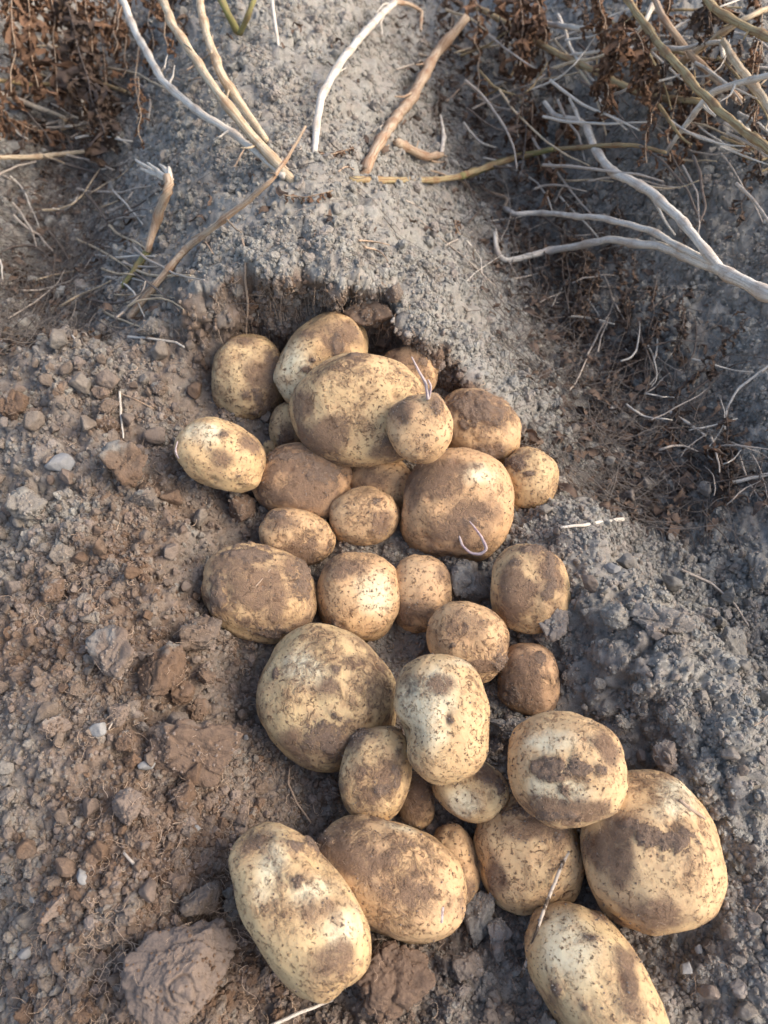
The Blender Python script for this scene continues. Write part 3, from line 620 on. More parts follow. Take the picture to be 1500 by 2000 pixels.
stalk('twig', [(1250,285,.9),(1290,310,.9),(1340,370,.91),(1362,420,.92),(1375,432,.93)], [3,2.5,2], M_DARK, None, parent=g11)
stalk('dry_stalk', [(1205,-30,.8),(1240,20,.8),(1290,88,.8),(1360,172,.8),(1440,248,.78),(1530,310,.75)], [7,8,9,8], M_OLIVE, 'long olive brown stalk running diagonally down to the right edge', group=GS)
stalk('dry_stalk', [(1530,140,.8),(1450,160,.82),(1392,180,.84),(1370,205,.85),(1330,255,.89),(1300,298,.93)], [6,7,6,4], M_WHITE, 'grey stalk bent down from the right edge, crossing the olive stalk', group=GS)
stalk('dry_stalk', [(925,12,.97),(980,40,.95),(1045,78,.93),(1095,108,.92),(1160,138,.92),(1240,178,.93),(1290,192,.94),(1370,200,.95)], [5,6,6,7,7], M_OLIVE, 'tan green stalk slanting behind the hanging leaves at upper right', group=GS)
stalk('dry_stalk', [(1040,42,.93),(1120,55,.91),(1240,70,.9)], [5,5,6], M_WHITE, 'short straight white stick among the hanging leaves at upper right', group=GS)
stalk('dry_stalk', [(1412,80,.85),(1440,125,.85),(1475,175,.85),(1530,245,.83)], [6,8,8], M_CREAM, 'pale cream bent stalk close to the upper right edge', group=GS)
stalk('dry_stalk', [(1360,-30,.8),(1400,18,.8),(1440,42,.79),(1530,88,.77)], [8,9,9], M_OLIVE, 'olive stalk crossing the top right corner', group=GS)
stalk('dry_stalk', [(1265,-30,.84),(1300,40,.86),(1340,95,.9),(1400,160,.94),(1450,200,.97)], [6,7,7], M_TAN, 'tan stalk going down from the top edge behind the olive one', group=GS)
stalk('dry_stalk', [(1530,0,.82),(1480,25,.84),(1430,50,.86),(1320,130,.93)], [5,6,6], M_CREAM, 'cream stalk slanting up to the top right corner', group=GS)
stalk('dry_stalk', [(1110,110,.92),(1200,95,.9),(1330,95,.88),(1408,80,.86),(1412,110,.86)], [4,5,5], M_WHITE, 'thin white stalk arching level to a bent tip at upper right', group=GS)
stalk('dry_stalk', [(1190,130,.93),(1260,45,.88),(1275,10,.86)], [3,5,6], M_WHITE, 'white stalk leaning right behind the leafy clusters at upper right', group=GS)
stalk('dry_stalk', [(-40,165,.93),(30,195,.95),(70,208,.97),(128,232,.99)], [6,6,5], M_WHITE, 'greyish white stick lying at the left edge below the hanging leaves', group=GS)
stalk('dry_stalk', [(-40,152,.9),(60,165,.92),(150,165,.94),(210,166,.96),(247,180,.97)], [5,5,4], M_OLIVE, 'thin level stalk at the left edge behind the brown leaves', group=GS)
stalk('dry_stalk', [(-40,308,.97),(60,307,.97),(130,300,.98),(178,294,.99)], [5,6,4], M_CREAM, 'cream stick lying across the left furrow', group=GS)
stalk('dry_stalk', [(528,-30,.9),(536,40,.94),(545,95,1.0)], [4,4,3], M_WHITE, 'thin pale stem at the top centre left', group=GS)
stalk('dry_stalk', [(775,280,.99),(805,297,.985),(835,308,.985),(862,302,.99)], [9,8,6], M_TAN, 'short thick brown stub lying just right of the jointed stalk', group=GS)
stalk('dry_stalk', [(862,300,.99),(868,270,.985),(860,225,.97)], [4,5,2], M_WHITE, 'small pale upright straw right of the jointed stalk', group=GS)
stalk('green_stalk', [(415,-40,.85),(440,15,.9),(465,66,.99)], [7,8,9], M_GREEN, 'dark green stalk at the top, left one of a forked pair', group=GS)
stalk('green_stalk', [(505,-30,.88),(490,20,.93),(468,66,.99)], [6,6,7], M_GREEN, 'dark green stalk at the top, right one of a forked pair', group=GS)
def lay(name, pts_, rad, mat, label, cat='straw', group='loose straws and roots on the soil', **k):
    return stalk(name, [(a, b, .992) for a, b in pts_], rad, mat, label, cat, group, nodes=False, **k)
lay('straw', [(1095,1030),(1140,1026),(1190,1019),(1216,1014)], [3,4.5,5], M_WHITE, 'short white straw on the grey bank above the mud streaked golden potato', ns=6)
lay('straw', [(515,2010),(580,1980),(650,1953)], [4,4,3], M_WHITE, 'white straw poking in at the bottom edge near the long left potato', ns=6)
lay('straw', [(815,425),(850,455),(910,505),(970,562)], [1.5,2,2], M_STRAW, 'thin straight straw on the ridge flank right of the hollow', ns=5)
lay('straw', [(1310,805),(1345,828),(1378,852)], [4,4,3], M_WHITE, 'small white straw in the right furrow near a crumpled leaf', ns=6)
lay('straw', [(1395,948),(1440,940),(1510,925)], [3,4,4], M_WHITE, 'white straw at the right edge of the furrow', ns=6)
lay('straw', [(1415,840),(1418,800),(1440,760),(1510,708)], [2.5,3,3], M_WHITE, 'curved pale straw arching to the right edge', ns=6)
lay('straw', [(1330,1112),(1390,1140),(1435,1180),(1462,1222)], [3,3,2], M_STRAW, 'grey curved straw on the outer slope of the right bank', ns=6)
lay('straw', [(234,765),(236,800),(241,856)], [3,3,2], M_WHITE, 'upright pale straw standing on the square brown clod', ns=6)
lay('straw', [(234,768),(265,780),(300,798)], [2.5,2,1.5], M_TAN, 'thin brown straw leaning off the upright pale one', ns=5)
lay('straw', [(250,658),(290,660),(345,668),(360,678)], [3,3,2], M_WHITE, 'pale straw lying on the left soil heap below the stick', ns=6)
lay('root', [(566,1497),(562,1530),(580,1570),(607,1606)], [2,2.5,2], M_ROOT, 'yellow root thread between the big golden potato and the long left one', 'root', ns=5)
lay('straw', [(245,1375),(225,1400),(212,1425)], [2,2.5,2.5], M_STRAW, 'little straw beside the pale stone on the brown heap', ns=5)
lay('root', [(180,1830),(190,1848),(220,1838),(262,1830)], [3,3,2], M_ROOT, 'curled tan root above the biggest clod', 'root', ns=5)
lay('straw', [(242,1666),(258,1684),(274,1702)], [3,3.5,3], M_STRAW, 'stubby pale straw on the brown soil heap at lower left', ns=6)
# the root that hangs down from the rim
lay('root', [(472,460),(480,500),(478,545),(484,590),(480,640),(482,662)], [2.5,3,3,2.5,1.5], M_ROOT, 'reddish root hanging from the rim of the hollow beside the topmost left potato', 'root', ns=6)
# stalk in front of the lower potatoes
def onpots(px, py, lift=.004):
    r = ray(px, py); best = hitd(px, py)
    for key, (o, R, c, s, pp) in T.items():
        ax = [q for q in POT if q[0] is c][0][2]
        oo = (C0 - c) @ R / ax; dd = (r @ R) / ax; a = dd @ dd; b = 2 * oo @ dd; cc_ = oo @ oo - 1; ds = b * b - 4 * a * cc_
        if ds > 0: best = min(best, (-b - math.sqrt(ds)) / 2 / a)
    return C0 + r * (best - lift)
def draped(name, P2, rad, mat, label, cat, group='loose straws and roots on the soil', lift=.004, ns=6):
    W = [onpots(a, b, lift) for a, b in P2]; rp = np.interp(np.linspace(0, 1, len(W)), np.linspace(0, 1, len(rad)), rad)
    rr = [rp[i] * np.dot(W[i] - C0, FWD) / F for i in range(len(W))]
    return tag(link(name, tube_mesh(name, W, rr, mat, ns=ns, nodes=False)), label, cat, group)
W0 = onpots(1135, 1612, .002); W1 = onpots(1060, 1780, .012); W2 = onpots(1018, 1908, .012)
ws_ = [W0, onpots(1118, 1650, .004), onpots(1095, 1695, .006), onpots(1078, 1735, .009), W1, W1 * .5 + W2 * .5 + np.array([-.001, 0, .012]), W2]
mm_ = bpy.data.materials
def banded():
    m = MT('mottled_stalk'); v = m.n('ShaderNodeNewGeometry').outputs['Position']
    a = m.noise(v, 130, 3, .6)
    return m.out(m.mix(m.rng(a, .45, .56), (.09, .065, .045), (.46, .39, .31)), .8)
rr = [4.2 * np.dot(q - C0, FWD) / F for q in ws_]
tag(link('thin_stalk', tube_mesh('thin_stalk', ws_, rr, banded(), ns=7)), 'dark mottled thin stalk with a white tip crossing in front of the lower right potatoes', 'stalk', GS)
draped('straw', [(557,1080),(530,1110),(500,1145),(470,1180),(448,1202)], [1.5,1.8,1.5], M_ROOT, 'reddish straw lying across the wide soil crusted potato', 'straw', lift=.0015)

# sprouts belong to their potato
def sprout(key, P2, rad, mat=None, off=(.001, .006, .012), nm='sprout'):
    pt = T[key]; o = pt[0]; W = []
    offs = np.interp(np.linspace(0, 1, len(P2)), np.linspace(0, 1, len(off)), off)
    a0 = anchor(pt, *P2[0]); d0 = np.dot(a0 - C0, FWD)
    for (x, y), q in zip(P2, offs): W.append(C0 + ray(x, y) * (d0 - q))
    rp = np.interp(np.linspace(0, 1, len(W)), np.linspace(0, 1, len(rad)), rad); rr = [rp[i] * d0 / F for i in range(len(W))]
    me = tube_mesh(nm, W, rr, mat or M_SPROUT, ns=8, nodes=False); c_ = link(nm, me)
    c_.parent = o; c_.matrix_parent_inverse = o.matrix_world.inverted()
    return c_
bpy.context.view_layer.update()
sprout('n', [(897,1046),(903,1066),(920,1080),(940,1082),(952,1072),(942,1050),(928,1032),(917,1018)], [2.5,3,3,4.5,3.5,2.5,1.2], off=(-.001,.003,.006,.008,.010))
sprout('e', [(836,780),(832,750),(818,725),(804,697)], [4,4,3,1.5], off=(0,.006,.012))
sprout('e', [(838,778),(842,755),(836,742)], [3,3,2], off=(0,.006,.01))
sprout('i', [(350,895),(343,885),(343,872),(347,862)], [3,3,2,1.2], off=(.0,.002,.004))
sprout('D', [(865,1772),(863,1785),(862,1802)], [4,4.5,4], off=(0,.002,.004))
sprout('C', [(1328,1562),(1345,1578),(1368,1592),(1378,1600)], [4,5,3.5,2], M_ROOT, off=(.001,.003,.003))
sprout('h', [(992,938),(988,928),(986,922)], [4,3,1.5], off=(0,.001,.003))

# ------------------------------------------------------------------ clods
def clod_shape(seed, sub=4, planes=14, rough=.10, soft=26):
    V, Fc = ico(sub); rs = np.random.RandomState(seed)
    pn = rs.normal(size=(planes, 3)); pn /= np.linalg.norm(pn, axis=1, keepdims=True); pd = rs.uniform(.55, 1.0, planes)
    dot = V @ pn.T; rr = np.where(dot > .05, pd / np.maximum(dot, .05), 9)
    r = (np.minimum(rr, 4.0) ** -soft).sum(1) ** (-1 / soft); r = np.minimum(r, 1.25)
    r = r * (1 + rough * fbm3(V[:, 0], V[:, 1], V[:, 2], 2.2, 4, seed) + rough * .5 * fbm3(V[:, 0], V[:, 1], V[:, 2], 8, 3, seed + 4))
    W = V * r[:, None]; W /= np.abs(W).max(0); return W, Fc
GC = 'large clods of soil around the potatoes'
def cling(o, W, nrm, n_g, wgt, brown, gmax):
    iv, if_ = ico(1); ch = RS.choice(len(W), min(n_g, 260)); n_g = len(ch); gr = (.0003 + gmax * RS.rand(n_g) ** 3)
    GV = W[ch][:, None, :] + nrm[ch][:, None, :] * gr[:, None, None] * .2 + iv[None] * gr[:, None, None] * RS.uniform(.6, 1.3, (n_g, len(iv), 3))
    g_ = link('clinging_soil', mesh_np('clinging_soil', GV.reshape(-1, 3), (if_[None] + (np.arange(n_g) * len(iv))[:, None, None]).reshape(-1, 3), M_GRAIN, False), o); g_['kind'] = 'stuff'; g_['brown'] = brown
    nh = max(6, n_g // 12); ch = RS.choice(len(W), nh); nn_ = nrm[ch]; cur = W[ch] + nn_ * .0004; dv = RS.normal(size=(nh, 3)); pts_ = [cur]
    for q in range(7):
        dv = dv + RS.normal(0, .6, (nh, 3)); dv -= nn_ * (dv * nn_).sum(1, keepdims=True) * .8; dv /= np.linalg.norm(dv, axis=1, keepdims=True)
        cur = cur + dv * RS.uniform(.0006, .0022, (nh, 1)) + nn_ * RS.uniform(0, .0004, (nh, 1)); pts_.append(cur)
    HV, HF = strand_geo(np.stack(pts_, 1), np.full(nh, .00015)); h_ = link('root_hairs', mesh_np('root_hairs', HV, HF, M_ROOT), o); h_['kind'] = 'stuff'
def clod(px, py, wpx, hpx, tilt, brown, label, name='soil_clod', cat='clod', sub=5, planes=10, rough=.1, k=None, lift=.8, seed=None, group=GC, light=None):
    seed = seed or int(px * 7 + py); W, Fc = clod_shape(seed, sub, planes, rough)
    R, dr = basis(px, py, tilt); t = hitd(px, py) if k is None else k
    s0 = .5 * t / F; dim = np.array([wpx, hpx, (.95 if wpx < 130 else .6) * min(wpx, hpx)]) * s0
    t -= dim[2] * (lift if wpx < 90 or name == 'stone' else .95); c = C0 + dr * t
    WW = W * dim; nv = W / np.linalg.norm(W, axis=1, keepdims=True)
    if name != 'stone' and wpx > 150: brown = 1.15
    if name != 'stone': WW = WW + nv * (.0026 * fbm3(WW[:, 0], WW[:, 1], WW[:, 2], 130, 4, seed) + .0012 * fbm3(WW[:, 0], WW[:, 1], WW[:, 2], 480, 2, seed + 1) + .0022 * 0.35 * (cobble(WW[:, 0] + px, WW[:, 1], WW[:, 2], 330, seed)[0] - .3) * sstep(fbm3(WW[:, 0], WW[:, 1], WW[:, 2], 60, 2, seed + 3) * 3 + .2) - .003 * np.exp(-(fbm3(WW[:, 0], WW[:, 1], WW[:, 2], 45, 2, seed + 8) / .05) ** 2))[:, None]
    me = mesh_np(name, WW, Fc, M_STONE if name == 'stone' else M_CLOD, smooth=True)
    attr(me, 'grey_side', .7 * sstep((-.4 * W[:, 0] + .6 * W[:, 1] + .55 * fbm3(W[:, 0], W[:, 1], W[:, 2], 2.6, 3, seed + 6) - .42) * 4))  # greyer colour towards the upper left of each clod, with a ragged edge
    o = link(name, me); M4 = Matrix.Identity(4)
    for i in range(3):
        for j in range(3): M4[i][j] = R[i, j]
        M4[i][3] = c[i]
    o.matrix_world = M4; o['brown'] = float(brown) * 1.15 + .1
    if name != 'stone': cling(o, WW, nv, int(60 + wpx * hpx / 60), None, float(brown) * 1.1, .0011)
    tag(o, label, cat, group); return o
ms = MT('pale_stone'); v_ = ms.co('Object')
M_STONE = ms.out(ms.mix(ms.noise(v_, 200, 4, .7), (.17, .165, .155), (.36, .345, .32)), .85, ms.bump(ms.noise(v_, 350, 4, .7), .0008, .7))
C = [(245,905,95,92,8,.9,'square brown clod on the left heap below the upright straw'),
 (60,988,85,70,0,.1,'rough grey clod at the left edge beneath the pale stone'),
 (226,1285,90,124,15,.6,'grey topped oval clod standing left of its brown twin'),
 (308,1308,98,122,-28,1.0,'brown leaning clod just right of the grey topped oval one'),
 (354,1343,52,62,-20,.85,'small brown clod right of the leaning pair'),
 (384,1385,46,44,0,.8,'small rounded clod under the group of leaning clods'),
 (398,1320,44,40,0,.8,'little brown clod between the leaning clods and the big golden potato'),
 (385,1232,100,75,15,.7,'flat angular clod below the wide soil crusted potato'),
 (312,1235,42,36,0,.8,'small clod above the leaning pair of clods'),
 (385,1468,188,124,-8,1.0,'broad flat brown clod left of the long potato top and below the small clods'),
 (360,1890,232,196,12,1.0,'biggest clod, broad with a grey top, at the bottom left'),
 (396,1757,88,74,-4,.7,'squarish clod resting above the biggest clod'),
 (348,1715,44,44,0,.8,'small clod at the upper left of the squarish one'),
 (452,1772,30,70,10,.3,'narrow grey clod between the squarish clod and the long left potato'),
 (352,1557,60,62,10,.8,'brown clod under the broad flat one'),
 (760,1905,170,150,-12,.85,'large brown clod between the two long potatoes at the bottom edge'),
 (905,1890,75,50,0,.35,'pale brown clod left of the stalk tip at the bottom'),
 (867,1882,38,40,0,.3,'small whitish clod beside the pale brown one at the bottom'),
 (930,1785,62,108,-25,.15,'grey clod leaning against the right end of the long earthy potato'),
 (974,1822,50,96,-10,.1,'upright narrow grey clod left of the mottled stalk'),
 (918,1140,78,96,5,.25,'grey pointed clod between the middle potatoes'),
 (1085,1222,66,62,30,.15,'crumbly grey clod under the mud streaked golden potato'),
 (1205,1198,60,62,6,.05,'square grey clod on the right bank'),
 (1292,1212,130,58,-22,.05,'long grey slab of crust on the right bank'),
 (1010,1424,110,46,-5,.2,'flat grey clod between the dark potato and the mud patched one'),
 (474,992,58,76,12,.7,'dark earthy clod wedged left of the small oval potato'),
 (110,1156,56,52,10,.9,'rounded brown clod alone on the left heap'),
 (213,826,54,40,-6,.85,'reddish oval clod above the square brown clod'),
 (215,790,42,36,0,.6,'light brown clod stacked on the reddish oval one'),
 (200,764,44,28,0,.7,'flat clod at the top of the left clod stack'),
 (314,760,34,28,0,.6,'small round clod alone right of the clod stack'),
 (288,975,64,58,0,.5,'ragged clod below and right of the square brown one'),
 (65,805,42,32,25,.7,'small tan clod near the left edge of the heap'),
 (25,795,60,70,0,.8,'orange brown crumbly clod at the left edge of the heap'),
 (105,1422,58,44,10,.85,'brown clod at the left side of the lower heap'),
 (770,572,40,40,0,.5,'round clod embedded in the back wall of the hollow'),
 (720,615,100,60,-15,.7,'reddish earth lump at the back of the hollow behind the topmost potato'),
 (115,1760,38,104,-32,.95,'long slanting orange brown clod at lower left'),
 (174,1758,44,40,0,.8,'tan clod just right of the long slanting one'),
 (250,1578,66,74,-20,1.0,'orange brown clod above the squarish one on the lower heap'),
 (68,1930,42,50,0,.8,'brown clod at the bottom left, upper of two'),
 (55,1972,48,46,0,.8,'brown clod at the bottom left, lower of two'),
 (170,1968,60,40,30,.85,'brown clod left of the biggest clod at the bottom edge'),
 (355,1990,50,30,0,.6,'clod cut by the bottom edge under the biggest clod'),
 (1305,1480,60,70,10,.4,'brown crumbly clod at the foot of the right bank above the largest potato'),
 (1040,1075,1,1,0,0,None),
 (1480,1120,60,80,10,.05,'grey broken clod at the right edge of the bank'),
 (1360,1330,1,1,0,0,None),
 (850,1270,40,30,0,.2,None),
 (230,1395,40,50,0,.8,'brown clod above the pale stone on the lower heap'),
 (248,1445,36,42,0,.8,'brown clod right of the pale stone on the lower heap'),
 (145,1350,36,34,0,.8,'little brown clod left of the oval pair'),
 (1420,1265,70,90,0,.05,'cracked grey clod on the outer side of the right bank'),
 (1215,1560-150,36,30,0,.1,'grey pebble like clod on the inner right bank'),
 (1490,1565,44,54,0,.05,'grey lump at the right edge level with the largest potato'),
 (300,640,70,40,10,.25,'crumbled grey clod at the foot of the tan stick'),
 (120,1080,60,50,0,.4,'grey brown clod at left in the middle of the heap')]
for a in C:
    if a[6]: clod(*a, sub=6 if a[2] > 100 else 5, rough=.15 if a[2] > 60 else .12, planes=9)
GST = 'small stones lying on the soil'
for a in [(115,905,62,44,-8,'flat pale blue grey stone on the left heap near the edge'),(193,1423,36,32,20,'white angular stone on the brown heap'),(161,1711,22,34,15,'little white upright stone at lower left'),
          (50,1858,30,28,0,'round blue grey stone near the bottom left'),(288,1497,38,22,0,'white chip on the upper edge of the broad flat clod'),(63,1752,18,28,10,'small pinkish white stone left of the long slanting clod'),
          (480,1441,12,12,0,'tiny white pebble right of the broad flat clod'),(1340,1893,24,26,0,'small grey stone in the bottom right corner area'),(385,1618,16,14,0,'small pinkish pebble left of the long potato top'),
          (1195,1110,34,22,0,'pale flat chip on the right bank above the square clod'),(1275,1205,18,20,0,'bluish chip on the grey crust slab'),(1365,1855,16,20,0,'tiny blue grey pebble at lower right')]:
    clod(*a[:5], 0, a[5], name='stone', cat='stone', sub=4, rough=.08, planes=9, group=GST)

# medium clods: individuals sharing meshes, on the land
shapes = []
for k in range(12):
    W, Fc = clod_shape(900 + k, 4, 12, .15); shapes.append(mesh_np('soil_clod', W, Fc, M_CLOD))
def blocked(px, py, m=1.0):
    for key, (o, R, c, s, pp) in T.items():
        ax = [q for q in POT if q[0] is c][0][2]; r = ax[:2].max() / s
        if (px - pp[0]) ** 2 + (py - pp[1]) ** 2 < (r * m) ** 2: return True
    return False
regions = [ # n, box, size range px, label, group
 (80, (0,650,420,1180), (18,44), 'small brownish clod on the upper part of the loose soil heap left of the potatoes', 'small clods on the upper left heap', 1),
 (82, (0,1180,480,2000), (18,48), 'small reddish brown clod on the lower part of the loose soil heap left of the potatoes', 'small clods on the lower left heap', 1),
 (58, (1120,950,1500,2000), (16,42), 'small grey clod on the crumbly bank right of the potatoes', 'small clods on the right bank', 1),
 (20, (450,650,1250,2000), (14,28), 'small dark clod lying in the hollow between the potatoes', 'small clods between the potatoes', .85)]
SMALL = []     # (object, px, py, noun)
LM = [(a_[0], a_[1], q) for a_, q in [((487,740),'topmost left potato'),((820,840),'purple sprouted potato'),((1036,936),'pale upper right potato'),((430,889),'egg shaped potato'),((590,942),'earth coated potato'),
 ((888,990),'hook sprouted potato'),((580,1047),'small oval potato'),((510,1160),'wide soil crusted potato'),((1036,1147),'mud streaked golden potato'),((1032,1328),'dark brown potato'),((640,1363),'big golden potato'),((866,1403),'peanut shaped potato'),
 ((1109,1500),'mud banded potato'),((1275,1664),'largest potato'),((761,1716),'long earthy potato'),((584,1769),'long left potato'),((1166,1912),'bottom edge potato'),((245,905),'square brown clod'),((60,988),'rough grey edge clod'),
 ((225,1285),'grey topped oval clod'),((306,1308),'brown leaning clod'),((385,1232),'flat angular clod'),((385,1470),'broad flat clod'),((360,1893),'biggest clod'),((396,1757),'squarish clod'),((110,1156),'lone rounded clod'),((213,826),'reddish oval clod'),
 ((288,975),'ragged clod'),((115,1760),'long slanting clod'),((250,1578),'orange brown clod'),((1205,1198),'square grey clod'),((1292,1212),'grey crusted slab'),((1480,1120),'broken edge clod'),((1420,1265),'cracked grey clod'),
 ((115,905),'blue grey stone'),((193,1423),'white angular stone'),((161,1711),'little white upright stone'),((50,1858),'round blue grey stone'),((572,357),'foot of the thick cream stalk'),((252,620),'foot of the tan stick'),((320,370),'splintered stub'),
 ((1420,525),'fork of the large bleached stalk'),((800,190),'jointed tan stalk'),((180,250),'large dark leaf bunch'),((100,305),'cream stick in the left furrow'),((975,490),'hooked arm of the bleached stalk'),((1360,172),'olive diagonal stalk'),((1390,80),'black leaf bunch'),
 ((1340,880),'crumpled leaf patch'),((1390,720),'long leafy strand'),((1235,570),'middle leaf strand'),((1150,570),'left leaf strand'),((1020,80),'long rusty leaf bunch'),((1258,120),'fullest rusty leaf bunch'),((480,560),'root hanging from the rim'),((625,200),'bleached top centre stalk')]]
def name_small():
    B = {}
    for o, x, y, noun in SMALL:
        a = min(LM, key=lambda q: (q[0] - x) ** 2 + (q[1] - y) ** 2); dx, dy = x - a[0], y - a[1]
        dr = ('right of' if dx > 0 else 'left of') if abs(dx) > 1.6 * abs(dy) else ('above' if dy < 0 else 'below') if abs(dy) > 1.6 * abs(dx) else ('above and ' if dy < 0 else 'below and ') + ('right of' if dx > 0 else 'left of')
        B.setdefault((noun, dr, a[2]), []).append((dx * dx + dy * dy, o))
    for (noun, dr, lm), L in B.items():
        L.sort(key=lambda q: q[0])
        for k, (_, o) in enumerate(L):
            w_ = '' if len(L) == 1 else ('nearest ', 'second nearest ', 'third nearest ', 'fourth nearest ', 'fifth nearest ', 'sixth nearest ', 'seventh nearest ', 'eighth nearest ', 'ninth nearest ', 'tenth nearest ', 'eleventh nearest ', 'twelfth nearest ', 'thirteenth nearest ', 'fourteenth nearest ', 'fifteenth nearest ', 'sixteenth nearest ')[min(k, 15)]
            o['label'] = w_ + noun + ' ' + dr + ' the ' + lm
placed = []
for nn, (x0, y0, x1, y1), (r0, r1), lab, grp, bm_ in regions:
    k = 0; tries = 0
    while k < nn and tries < 4000:
        tries += 1; px, py = random.uniform(x0, x1), random.uniform(y0, y1); r = r0 + (r1 - r0) * random.random() ** 2.2
        if blocked(px, py, bm_ * .98): continue
        if any((px - a) ** 2 + (py - b) ** 2 < (.6 * (r + q)) ** 2 for a, b, q in placed): continue
        placed.append((px, py, r)); k += 1
        t = hitd(px, py); p = C0 + ray(px, py) * t; sc = r * .55 * t / F
        o = bpy.data.objects.new('soil_clod', random.choice(shapes)); COL.objects.link(o)
        o.location = (p[0], p[1], p[2] + sc * .85); o.rotation_euler = (random.uniform(0, 6), random.uniform(0, 6), random.uniform(0, 6))
        o.scale = (sc * random.uniform(.85, 1.25), sc * random.uniform(.7, 1.05), sc * random.uniform(.65, .95))
        o['brown'] = browness(p[0], p[1]) + random.uniform(-.15, .4); tag(o, lab, 'clod', grp); SMALL.append((o, px, py, ('small grey clod' if o['brown'] < .42 else 'small brown clod')))

# ------------------------------------------------------------------ crumbs (geometry nodes, stuff)
def crumbs(name, label, sel, size, seed, mat, zoff=.25):
    rs = np.random.RandomState(seed); P = VG[sel] + NG[sel] * (size * zoff)[:, None]
    me = bpy.data.meshes.new(name); me.vertices.add(len(P)); me.vertices.foreach_set('co', P.astype(np.float32).ravel()); me.materials.append(mat)
    attr(me, 'size', size); attr(me, 'brown', np.clip(BG[sel] + rs.uniform(-.15, .25, len(P)), 0, 1)); attr(me, 'tint', rs.rand(len(P)) ** 1.3)
    o = link(name, me); tag(o, label, 'soil', kind='stuff')
    g = bpy.data.node_groups.new(name, 'GeometryNodeTree'); g.interface.new_socket('Geometry', in_out='INPUT', socket_type='NodeSocketGeometry'); g.interface.new_socket('Geometry', in_out='OUTPUT', socket_type='NodeSocketGeometry')
    N_ = g.nodes.new; L_ = g.links.new
    gi = N_('NodeGroupInput'); go = N_('NodeGroupOutput'); m2p = N_('GeometryNodeMeshToPoints'); L_(gi.outputs[0], m2p.inputs['Mesh'])
    g2i = N_('GeometryNodeGeometryToInstance')
    for k in range(7):
        ic = N_('GeometryNodeMeshIcoSphere'); ic.inputs['Radius'].default_value = 1; ic.inputs['Subdivisions'].default_value = 2 if name != 'soil_lumps' else 4
        sp = N_('GeometryNodeSetPosition'); L_(ic.outputs[0], sp.inputs['Geometry'])
        nz = N_('ShaderNodeTexNoise'); nz.noise_dimensions = '4D'; nz.inputs['W'].default_value = k * 3.7; nz.inputs['Scale'].default_value = 1.1; nz.inputs['Detail'].default_value = 2
        vs = N_('ShaderNodeVectorMath'); vs.operation = 'SUBTRACT'; L_(nz.outputs['Color'], vs.inputs[0]); vs.inputs[1].default_value = (.5, .5, .5)
        vm = N_('ShaderNodeVectorMath'); vm.operation = 'SCALE'; L_(vs.outputs[0], vm.inputs[0]); vm.inputs['Scale'].default_value = 1.7
        L_(vm.outputs[0], sp.inputs['Offset'])
        tr = N_('GeometryNodeTransform'); L_(sp.outputs[0], tr.inputs['Geometry']); tr.inputs['Scale'].default_value = (1.1, .85 + .05 * k, .75)
        sm = N_('GeometryNodeSetMaterial'); L_(tr.outputs[0], sm.inputs['Geometry']); sm.inputs['Material'].default_value = mat
        L_(sm.outputs[0], g2i.inputs[0])
    iop = N_('GeometryNodeInstanceOnPoints'); L_(m2p.outputs[0], iop.inputs['Points']); L_(g2i.outputs[0], iop.inputs['Instance']); iop.inputs['Pick Instance'].default_value = True
    ri = N_('FunctionNodeRandomValue'); ri.data_type = 'INT'; ri.inputs[4].default_value = 0; ri.inputs[5].default_value = 6; L_(ri.outputs[2], iop.inputs['Instance Index'])
    rv = N_('FunctionNodeRandomValue'); rv.data_type = 'FLOAT_VECTOR'; rv.inputs[0].default_value = (0, 0, 0); rv.inputs[1].default_value = (6.28, 6.28, 6.28); L_(rv.outputs[0], iop.inputs['Rotation'])
    na = N_('GeometryNodeInputNamedAttribute'); na.data_type = 'FLOAT'; na.inputs['Name'].default_value = 'size'; L_(na.outputs[0], iop.inputs['Scale'])
    L_(iop.outputs[0], go.inputs[0])
    md = o.modifiers.new('scatter', 'NODES'); md.node_group = g
    return o
inview = (VG[:, 1] < 2.3) & (np.abs(VG[:, 0]) < .25 + .55 * np.maximum(VG[:, 1], 0) + .12) & (VG[:, 1] > -.12)
dcam = np.linalg.norm(VG - C0, axis=1)
cand = np.where(inview)[0]
def pick(n_, wgt, seed):
    rs = np.random.RandomState(seed); p = wgt / wgt.sum(); return rs.choice(cand, n_, replace=False, p=p), rs
clus = sstep(fbm2(VG[cand, 0], VG[cand, 1], 22, 3, 61) * 1.5 + .5)
sel, rs = pick(210000, (.2 + RGF[cand]) * (.12 + clus), 5)
sz = (.0006 + .0016 * rs.rand(len(sel)) ** 2.4) * (dcam[sel] / .6) ** .8
crumbs('soil_crumbs', 'fine crumbs of loose soil strewn over heap, bank and ridge', sel, sz, 1, M_CRUMB)
pd_ = np.full(len(cand), 9.0)
for (c_, R_, ax_, _t) in POT: pd_ = np.minimum(pd_, np.abs(np.hypot(VG[cand, 0] - c_[0], VG[cand, 1] - c_[1]) - ax_[:2].mean() * .85) / .012)
sel, rs = pick(9000, np.exp(-pd_ ** 2) + 1e-9, 8)
crumbs('soil_grains', 'loose grains of soil gathered round the feet of the potatoes', sel, (.0007 + .0022 * rs.rand(len(sel)) ** 3), 3, M_CRUMB, zoff=.6)
sel, rs = pick(30000, (RGF[cand] ** 2) * (.1 + clus ** 2), 6)
sz = (.0015 + .0034 * rs.rand(len(sel)) ** 3) * (dcam[sel] / .6) ** .7
crumbs('soil_lumps', 'coarser lumps of loose soil scattered among the fine crumbs', sel, sz, 2, M_CRUMB)

